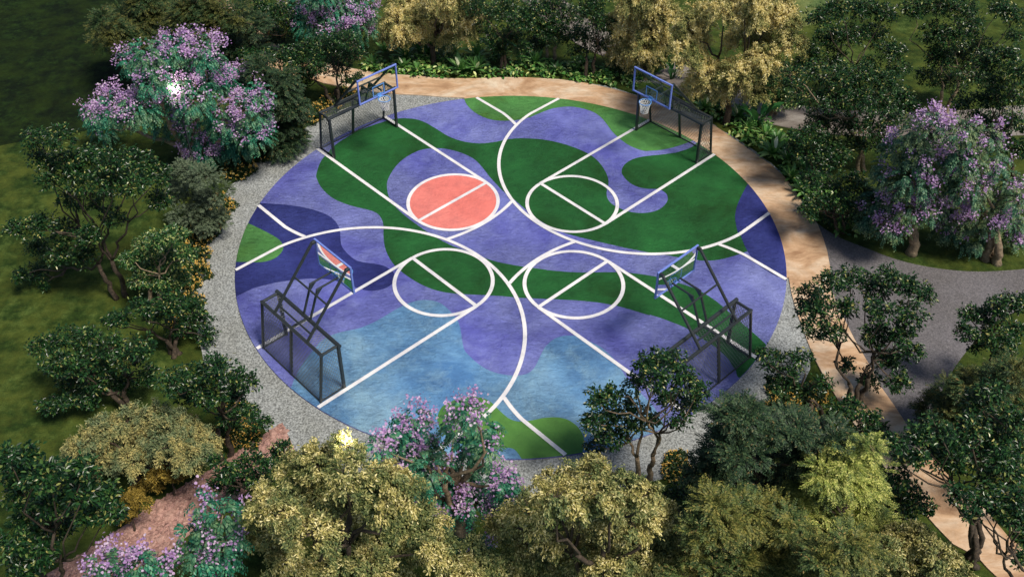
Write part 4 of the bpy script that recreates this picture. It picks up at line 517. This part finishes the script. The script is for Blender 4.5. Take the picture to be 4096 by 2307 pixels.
def build_tree(idx, kind, label, base, clumps, kw):
    rg = np.random.default_rng(100+idx); name, r0 = KIND[kind]
    small = kw.get('low') or kw.get('sage')
    if small: name = 'shrub'
    root = bpy.data.objects.new(name, None); col.objects.link(root); B = np.array([base[0], base[1], 0.0]); root.location = B
    tag(root, label, 'shrub' if small else 'tree', GRP[kind])
    C = np.array([c[:3] for c in clumps])-B; Rr = np.array([c[3] for c in clumps])
    # trunk, limbs and twigs
    G = Geo(); ns = kw.get('stems', 2 if kind == 'F' else 1); zmin = max(.3, C[:, 2].min()); Hh = C[:, 2].max()
    an = np.arctan2(C[:, 1], C[:, 0])+rg.normal(size=len(C))*.3
    order = np.argsort(an); grp = np.zeros(len(C), int)
    for q, i in enumerate(order): grp[i] = q*ns//len(C)
    if small: r0 = .03
    for s in range(ns):
        ids = np.where(grp == s)[0]
        if len(ids) == 0: continue
        mc = C[ids].mean(0); q = 2*np.pi*s/max(1, ns)+rg.random(); sb = np.array([math.cos(q), math.sin(q), 0])*(.16 if ns > 1 else 0)*(1.6 if ns > 3 else 1)
        hf = min(max(.25*Hh, zmin*.6), mc[2]*.75)*rg.uniform(.8, 1.1); fork = sb+np.array([mc[0]*.28, mc[1]*.28, hf])
        rs = r0*(1.0 if ns == 1 else .85)
        P = wobble(sb-np.array([0, 0, .05]), fork, rg, .05, 8); G.tube(P, np.linspace(rs*1.35, rs*.95, 8)*np.r_[1.25, np.ones(7)], 8)
        # secondary forks
        nf = max(1, len(ids)//4); cen = C[ids][rg.choice(len(ids), nf, replace=False)]
        near = np.argmin(((C[ids][:, None]-cen[None])**2).sum(-1), 1)
        for k in range(nf):
            sub = ids[near == k]
            if len(sub) == 0: continue
            mid = fork+(C[sub].mean(0)-fork)*.5+np.array([0, 0, -.08]); P = wobble(fork, mid, rg, .07, 7, -.05)
            r1 = rs*.68; G.tube(P, np.linspace(r1, r1*.7, 7), 6)
            for i in sub:
                P = wobble(mid, C[i]-np.array([0, 0, .15*Rr[i]]), rg, .08, 6, -.04); G.tube(P, np.linspace(r1*.66, .012, 6), 5)
    tips = Geo(); vs = []; qs = []; nb = 0; fl = []; fq = []; nfb = 0
    def put(v, q):
        nonlocal nb
        vs.append(v); qs.append(q+nb); nb += len(v)
    big = kw.get('big')
    if kind in 'YE':   # fill the gaps between neighbouring clumps
        ex = []
        for i in range(len(C)):
            dd = np.linalg.norm(C-C[i], axis=1); j = np.argsort(dd)[1:4]; j = rg.choice(j)
            ex.append(((C[i]+C[j])/2+rg.normal(size=3)*.12, (Rr[i]+Rr[j])/2*.85))
        C = np.concatenate([C, [e[0] for e in ex]]); Rr = np.r_[Rr, [e[1] for e in ex]]
    for c, r in zip(C, Rr):
        if kind == 'F':
            n = max(10, int(54*(r/.4)**1.8)); q, d = ball(rg, n, r*1.08*rg.uniform(.88, 1.2), .64, .5); tip = c+q
            for k in range(0, n, 6): G.tube([c-np.array([0, 0, .1*r]), c+q[k]*.6+np.array([0, 0, -.03]), tip[k]], [.012, .008, .004], 3, False)
            m_ = 11; P = np.repeat(tip, m_, 0)+rg.normal(size=(n*m_, 3))*.055
            D = np.repeat(d, m_, 0)*.55+rg.normal(size=(n*m_, 3))*.75; D[:, 2] = D[:, 2]*.6-.08
            U = np.array([0, 0, 1.])+rg.normal(size=(n*m_, 3))*.45
            L = rg.uniform(.085, .155, n*m_)*(1.15 if big else 1); put(*leaves(P, D, U, L*.88, .46))
        elif kind == 'Y':
            nb_ = int(44*(r/.5)**1.5); q, d = ball(rg, nb_, r*.72, .85, .25, -.45); ln = r*rg.uniform(.35, .85, nb_); nt = 10; m_ = 7
            ax = unit(d*.8+rg.normal(size=(nb_, 3))*.35+np.array([0, 0, .25])); t = (np.arange(nt)+.5)/nt
            P = q[:, None]+ax[:, None]*(ln[:, None]*t)[..., None]; P[..., 2] -= (ln*.55)[:, None]*t**2; P = (c+P.reshape(-1, 3))
            P = np.repeat(P, m_, 0)+rg.normal(size=(nb_*nt*m_, 3))*.045
            D = np.repeat(ax, nt*m_, 0)*.7+rg.normal(size=(len(P), 3))*.5; D[:, 2] -= .6; U = np.repeat(d, nt*m_, 0)+np.array([0, 0, .9])+rg.normal(size=(len(P), 3))*.35
            put(*leaves(P, D, U, rg.uniform(.052, .096, len(P)), .44, .2, .2))
            for k in range(0, nb_, 3): G.tube([c-np.array([0, 0, .1*r]), c+q[k]*.6, c+q[k]+ax[k]*ln[k]*.6], [.014, .009, .004], 3, False)
        elif kind == 'J':
            r = r*(.84 if kw.get('lean') else .93); n = int(84*(r/.5)**1.7); q, d = ball(rg, n, r*1.0, .85, .35, -.5); D = d*.8+rg.normal(size=(n, 3))*.3; D[:, 2] = D[:, 2]*.4+.12
            put(*fronds(c+q, D, rg.uniform(.28, .44, n), .7, 14, .12, .55, rg))
            m_ = int(rg.choice([5, 12, 22])*(r/.5)**1.5*kw.get('bloom', 1)); q, d = ball(rg, m_, r*1.12, .95, .12, .0)
            for k in range(m_):
                p0 = c+q[k]*.75; ax = unit(d[k]*.7+np.array([0, 0, .8])); p1 = c+q[k]+ax*rg.uniform(.1, .42); G.tube([p0, p1], [.009, .005], 3, False)
                nn = int(rg.integers(18, 38)); P = p1-ax*rg.random((nn, 1))*.2+rg.normal(size=(nn, 3))*.1
                D = rg.normal(size=(nn, 3))+ax*.4; v, f_ = leaves(P, D*[1, 1, .5], rg.normal(size=(nn, 3))*.6+np.array([0, -.15, .8]), rg.uniform(.05, .09, nn), .95, .4, -.1); fl.append(v); fq.append(f_+nfb); nfb += len(v)
        else:
            sg = kw.get('sage'); nl = 9; lq, ld = ball(rg, nl, r*.8, .75, .2, -.4); lr = r*rg.uniform(.35, .55, nl); nt = int((20 if sg else 17)*(r/.5)**1.4); n = nl*nt
            q, d = ball(rg, n, 1.0, .7, .35, -.5); q = np.repeat(lq, nt, 0)+q*np.repeat(lr, nt)[:, None]; D = d*.7+np.repeat(ld, nt, 0)*.6+rg.normal(size=(n, 3))*.3; D[:, 2] = D[:, 2]*.55+.1
            put(*fronds(c+q, D, rg.uniform(.24, .46, n)*(.5 if sg else 1), .18, 16, .095 if not sg else .06, .4, rg, .8))
    key = kind
    if kw.get('bright'): key = 'Fb' if kind == 'F' else 'Eb'  # trees that catch light get lighter leaf colour in place of lighting
    if kw.get('dark'): key = 'Ed'
    if kw.get('sage'): key = 'Es'
    if kw.get('low'): key = 'Yl'
    if 'col' in kw: key = kw['col']
    obj('trunk', G.mesh('trunk', True), M_pale if (kw.get('pale') or kind == 'J' or ns == 2 and 'lit' in label) else M_bark, root)  # two-stemmed trees labelled lit get pale bark, light put into colour
    obj('crown', qmesh('crown', np.concatenate(vs), np.concatenate(qs)), ML[key], root)
    if fl: obj('blossom', qmesh('blossom', np.concatenate(fl), np.concatenate(fq)), M_blossom, root)
for i, t in enumerate(TREES): build_tree(i, *t)
# ---------------------------------------------------------------- tropical planting
M_ros = leaf_mat('rosette_leaf', [(0, lin(64, 116, 56)), (.5, lin(116, 166, 88)), (.8, lin(176, 206, 134)), (1, lin(240, 244, 208))], .38, .2, .5)
M_bigl = leaf_mat('broad_tropical_leaf', [(0, lin(30, 76, 44)), (1, lin(60, 116, 62))], .35, .2, .5)
M_cover = leaf_mat('groundcover_leaf', [(0, lin(28, 64, 28)), (.4, lin(74, 130, 58)), (.8, lin(138, 178, 88)), (1, lin(212, 218, 140))], .4, .15, .45)
def strap(G, P0, az, L, wid, rise, droop, seg_=6):
    t = np.linspace(0, 1, seg_); d = np.array([math.cos(az), math.sin(az), 0]); s = np.array([-d[1], d[0], 0])
    mid = P0+d*(L*t*math.cos(rise))[:, None]+np.array([0, 0, 1.])*(L*t*math.sin(rise)-droop*L*t**2)[:, None]
    wv = (wid*np.sin(np.pi*np.clip(t*.86+.12, 0, 1))**.8)[:, None]/2
    V = np.concatenate([mid+s*wv+np.array([0, 0, 1.])*wv*.35, mid, mid-s*wv+np.array([0, 0, 1.])*wv*.35]); n = seg_
    i = np.arange(n-1); G.add(V, np.concatenate([np.c_[i, i+1, n+i+1, n+i], np.c_[n+i, n+i+1, 2*n+i+1, 2*n+i]]))
def rosette(seed, nl=20):
    rg = np.random.default_rng(seed); G = Geo()
    for k in range(nl):
        f = k/nl; strap(G, np.array([0, 0, .1]), k*2.4+rg.normal()*.2, rg.uniform(.42, .62), rg.uniform(.09, .13), R(22+55*f), rg.uniform(.12, .4)*(1-.5*f))
    return G.mesh('rosette_plant', True)
ros = [rosette(k) for k in range(4)]
ORD = ['first', 'second', 'third', 'fourth', 'fifth', 'sixth', 'seventh', 'eighth', 'ninth', 'tenth', 'eleventh', 'twelfth', 'thirteenth', 'fourteenth', 'fifteenth', 'sixteenth', 'seventeenth', 'eighteenth', 'nineteenth', 'twentieth']
far = sorted([p for p in S['ros'] if p[0] < 7], key=lambda p: p[0]); rightp = sorted([p for p in S['ros'] if p[0] >= 7], key=lambda p: -p[1])
for lst, txt in ((far, 'leafy rosette plant along the far tan path, %s from the left'), (rightp, 'leafy rosette plant down the right bed by the tan path, %s from its far end')):
    for k, (x, y, s_) in enumerate(lst):
        o = obj('rosette_plant', ros[k % 4], M_ros); o.location = (x, y, .04); o.scale = (s_*1.35,)*3; o.rotation_euler = (0, 0, k*1.3)
        tag(o, txt % ORD[k], 'plant', 'leafy rosette plants beside the tan path')
BIGL = ['broad-leaved banana-like plant behind the far path, left of the centre', 'broad-leaved banana-like plant behind the far path, right of the centre', 'broad-leaved banana-like plant right behind the far right goal', 'broad-leaved banana-like plant just below the forked yellow-gold tree', 'broad-leaved banana-like plant where the right bed narrows towards the plaza']
for k, (x, y, s_) in enumerate(S['big']):
    rg = np.random.default_rng(60+k); root = bpy.data.objects.new('broadleaf_plant', None); col.objects.link(root); root.location = (x, y, 0)
    tag(root, BIGL[k], 'plant', 'broad-leaved banana-like plants in the beds'); G = Geo(); st = Geo()
    for q in range(9):
        az = q*2.4+rg.normal()*.3; f = q/9; b0 = np.array([math.cos(az)*.06, math.sin(az)*.06, .05]); h = rg.uniform(.3, .6)*s_
        b1 = b0+np.array([math.cos(az)*h*.35, math.sin(az)*h*.35, h]); st.tube([b0, b1], [.03, .018], 5)
        strap(G, b1, az, rg.uniform(.75, 1.05)*s_, rg.uniform(.24, .32)*s_, R(38+38*f), rg.uniform(.15, .45)*(1-.4*f), 8)
    obj('stalk', st.mesh('stalk', True), M_bigl, root); obj('foliage', G.mesh('foliage', True), M_bigl, root)
def inpoly(P, poly):
    poly = np.asarray(poly); x, y = P[:, 0], P[:, 1]; c = np.zeros(len(P), bool); j = len(poly)-1
    for i in range(len(poly)):
        xi, yi = poly[i]; xj, yj = poly[j]
        hit = ((yi > y) != (yj > y)) & (x < (xj-xi)*(y-yi)/(yj-yi+1e-12)+xi); c ^= hit; j = i
    return c
def cover(key, lab, dens, seed, hmax=.45):
    poly = np.array(S[key]); rg = np.random.default_rng(seed); lo, hi = poly.min(0), poly.max(0)
    n = int(dens*(hi-lo).prod()); P = lo+(hi-lo)*rg.random((n, 2)); P = P[inpoly(P, poly)]
    h = (.5+.5*np.sin(P[:, 0]*2.3+seed)*np.cos(P[:, 1]*2.9)); keep = rg.random(len(P)) < .45+.55*h; P = P[keep]; h = h[keep]
    m_ = 6; P3 = np.c_[P, rg.uniform(.06, 1, len(P))*hmax*(.45+.55*h)]; P3 = np.repeat(P3, m_, 0)+rg.normal(size=(len(P)*m_, 3))*[.07, .07, .03]; P3[:, 2] = np.maximum(P3[:, 2], .03)
    az = rg.random(len(P3))*2*np.pi; D = np.c_[np.cos(az), np.sin(az), rg.uniform(-.5, .5, len(P3))]; U = np.array([0, 0, 1.])+rg.normal(size=(len(P3), 3))*.35
    v, q = leaves(P3, D, U, rg.uniform(.14, .27, len(P3)), .55, .2, .25)
    o = obj('groundcover', qmesh('groundcover', v, q), M_cover); tag(o, lab, 'ground cover', kind='stuff')
cover('cov1', 'dense leafy ground cover along the far side of the tan path', 34, 1)
cover('cov2', 'dense leafy ground cover in the bed right of the tan path', 26, 2)
# ---------------------------------------------------------------- yellow flowering border
M_lan = leaf_mat('lantana_leaf', [(0, lin(16, 34, 14)), (.6, lin(38, 66, 26)), (1, lin(74, 98, 44))], .5, .15, .4)
M_yfl = leaf_mat('yellow_flower', [(0, lin(226, 172, 70)), (.6, lin(240, 202, 104)), (1, lin(250, 228, 160))], .6, .2, .2)
def lantana(seed):
    rg = np.random.default_rng(seed); n = 420; q, d = ball(rg, n, 1.0, .8, .3, -.1); q[:, 2] = abs(q[:, 2])+.05; q *= (1+.2*np.sin(q[:, :1]*5+seed))
    m_ = 4; P = np.repeat(q, m_, 0)+rg.normal(size=(n*m_, 3))*.06; P[:, 2] = np.maximum(P[:, 2], .04); D = np.repeat(d, m_, 0)*.5+rg.normal(size=(n*m_, 3))*.6
    v, f_ = leaves(P, D, np.array([0, 0, 1.])+rg.normal(size=(n*m_, 3))*.4, rg.uniform(.14, .24, n*m_), .5)
    fol = qmesh('foliage', v, f_)
    n = 80; q, d = ball(rg, n, 1.06, .85, .05, .1); q[:, 2] = abs(q[:, 2])+.1; q *= (1+.2*np.sin(q[:, :1]*5+seed)); m_ = 6
    P = np.repeat(q+d*.06, m_, 0)+rg.normal(size=(n*m_, 3))*.03; v, f_ = leaves(P, np.repeat(d, m_, 0)*.5+rg.normal(size=(n*m_, 3)), rg.normal(size=(n*m_, 3)), rg.uniform(.06, .1, n*m_), .9, .4)
    return fol, qmesh('flowers', v, f_)
lan = [lantana(k) for k in range(4)]
def lantana_label(i, x, y): return LANL[i]
LANL = ['yellow-flowered shrub just behind the far left goal net', 'yellow-flowered shrub behind the far left goal, under the thin-stemmed tree', 'yellow-flowered shrub behind the far left goal, nearest the tan path',
 'yellow-flowered shrub below the dark columnar evergreen', 'yellow-flowered shrub between the lilac tree and the sage-grey shrub'] + ['yellow-flowered shrub on the left gravel edge, %s below the sage-grey shrub' % ORD[k] for k in range(7)] + [
 'yellow-flowered shrub beside the warm-lit forked stems', 'yellow-flowered shrub above the junction of gravel and pink path, upper one', 'yellow-flowered shrub above the junction of gravel and pink path, lower one', 'yellow-flowered shrub at the corner where pink path meets gravel',
 'yellow-flowered shrub on the near right gravel edge, uppermost', 'yellow-flowered shrub on the near right gravel edge, between two others', 'yellow-flowered shrub on the near right gravel edge, against the dark evergreen', 'yellow-flowered shrub squeezed between gravel and tan path on the right',
 'orange-yellow flowered shrub right of the orange-lit stems, lower one', 'orange-yellow flowered shrub right of the orange-lit stems, upper one']
for k, (x, y, r) in enumerate(S['lan']):
    root = bpy.data.objects.new('flowering_shrub', None); col.objects.link(root); root.location = (x, y, 0); root.scale = (r*1.4, r*1.4, r*1.25); root.rotation_euler = (0, 0, k*1.9)
    tag(root, LANL[k], 'shrub', 'yellow-flowered shrubs edging the gravel')
    obj('foliage', lan[k % 4][0], M_lan, root); obj('flowers', lan[k % 4][1], M_yfl, root)
# ---------------------------------------------------------------- loose stones on the pink path
M_stone = speckle_mat('pink_stone', [(.3, lin(120, 92, 82)), (.5, lin(172, 134, 122)), (.7, lin(205, 168, 154))], 6, .6, .03)
bm = bmesh.new(); bmesh.ops.create_icosphere(bm, subdivisions=1, radius=1); iv = np.array([v.co[:] for v in bm.verts]); it = np.array([[v.index for v in f.verts] for f in bm.faces]); bm.free()
rg = np.random.default_rng(8); poly = np.array(S['pink']); lo, hi = poly.min(0), poly.max(0); P = lo+(hi-lo)*rg.random((5200, 2)); P = P[inpoly(P, poly)][:1500]
G = Geo()
for x, y in P:
    s_ = min(.17, .035*(1+rg.pareto(2.2))); az = rg.random()*6.28; v = iv*(1+rg.normal(size=(len(iv), 1))*.16)*[s_, s_*rg.uniform(.6, 1), s_*rg.uniform(.3, .55)]
    v = np.c_[v[:, 0]*math.cos(az)-v[:, 1]*math.sin(az), v[:, 0]*math.sin(az)+v[:, 1]*math.cos(az), v[:, 2]]; G.add(v+[x, y, .02], None, it)
tag(obj('loose_stones', G.mesh('loose_stones'), M_stone), 'pinkish stones scattered over the stony path at lower left', 'stones', kind='stuff')


# ---------------------------------------------------------------- unseen globe lamps assumed behind the bright foliage of two crowns
M_globe, n, b = mat('lit_globe'); b.inputs['Emission Color'].default_value = (1, .95, .84, 1); b.inputs['Emission Strength'].default_value = 12; b.inputs['Base Color'].default_value = (.9, .9, .85, 1)
bm = bmesh.new(); bmesh.ops.create_uvsphere(bm, u_segments=16, v_segments=10, radius=.06); gm = bpy.data.meshes.new('globe'); bm.to_mesh(gm); bm.free()
for x, y, z, lab in ASSUMED_LAMPS[:2]:
    root = bpy.data.objects.new('assumed_lamp', None); col.objects.link(root); root.location = (x, y, 0); tag(root, lab, 'lamp', 'assumed lit globe lamps among the trees')
    obj('assumed_post', Geo().tube([(0, 0, 0), (0, 0, .5)], [.07, .06], 10).tube([(0, 0, .5), (0, 0, z-.08)], [.04, .025], 8).mesh('assumed_post'), M_black, root)
    gl_ = obj('globe', gm, M_globe, root); gl_.location = (0, 0, z)
    pl = bpy.data.lights.new('assumed_light', 'POINT'); pl.energy = 34; pl.shadow_soft_size = .12; pl.color = (1, .93, .78)
    po_ = bpy.data.objects.new('assumed_light', pl); col.objects.link(po_); po_.parent = root; po_.location = (0, 0, z+.25)
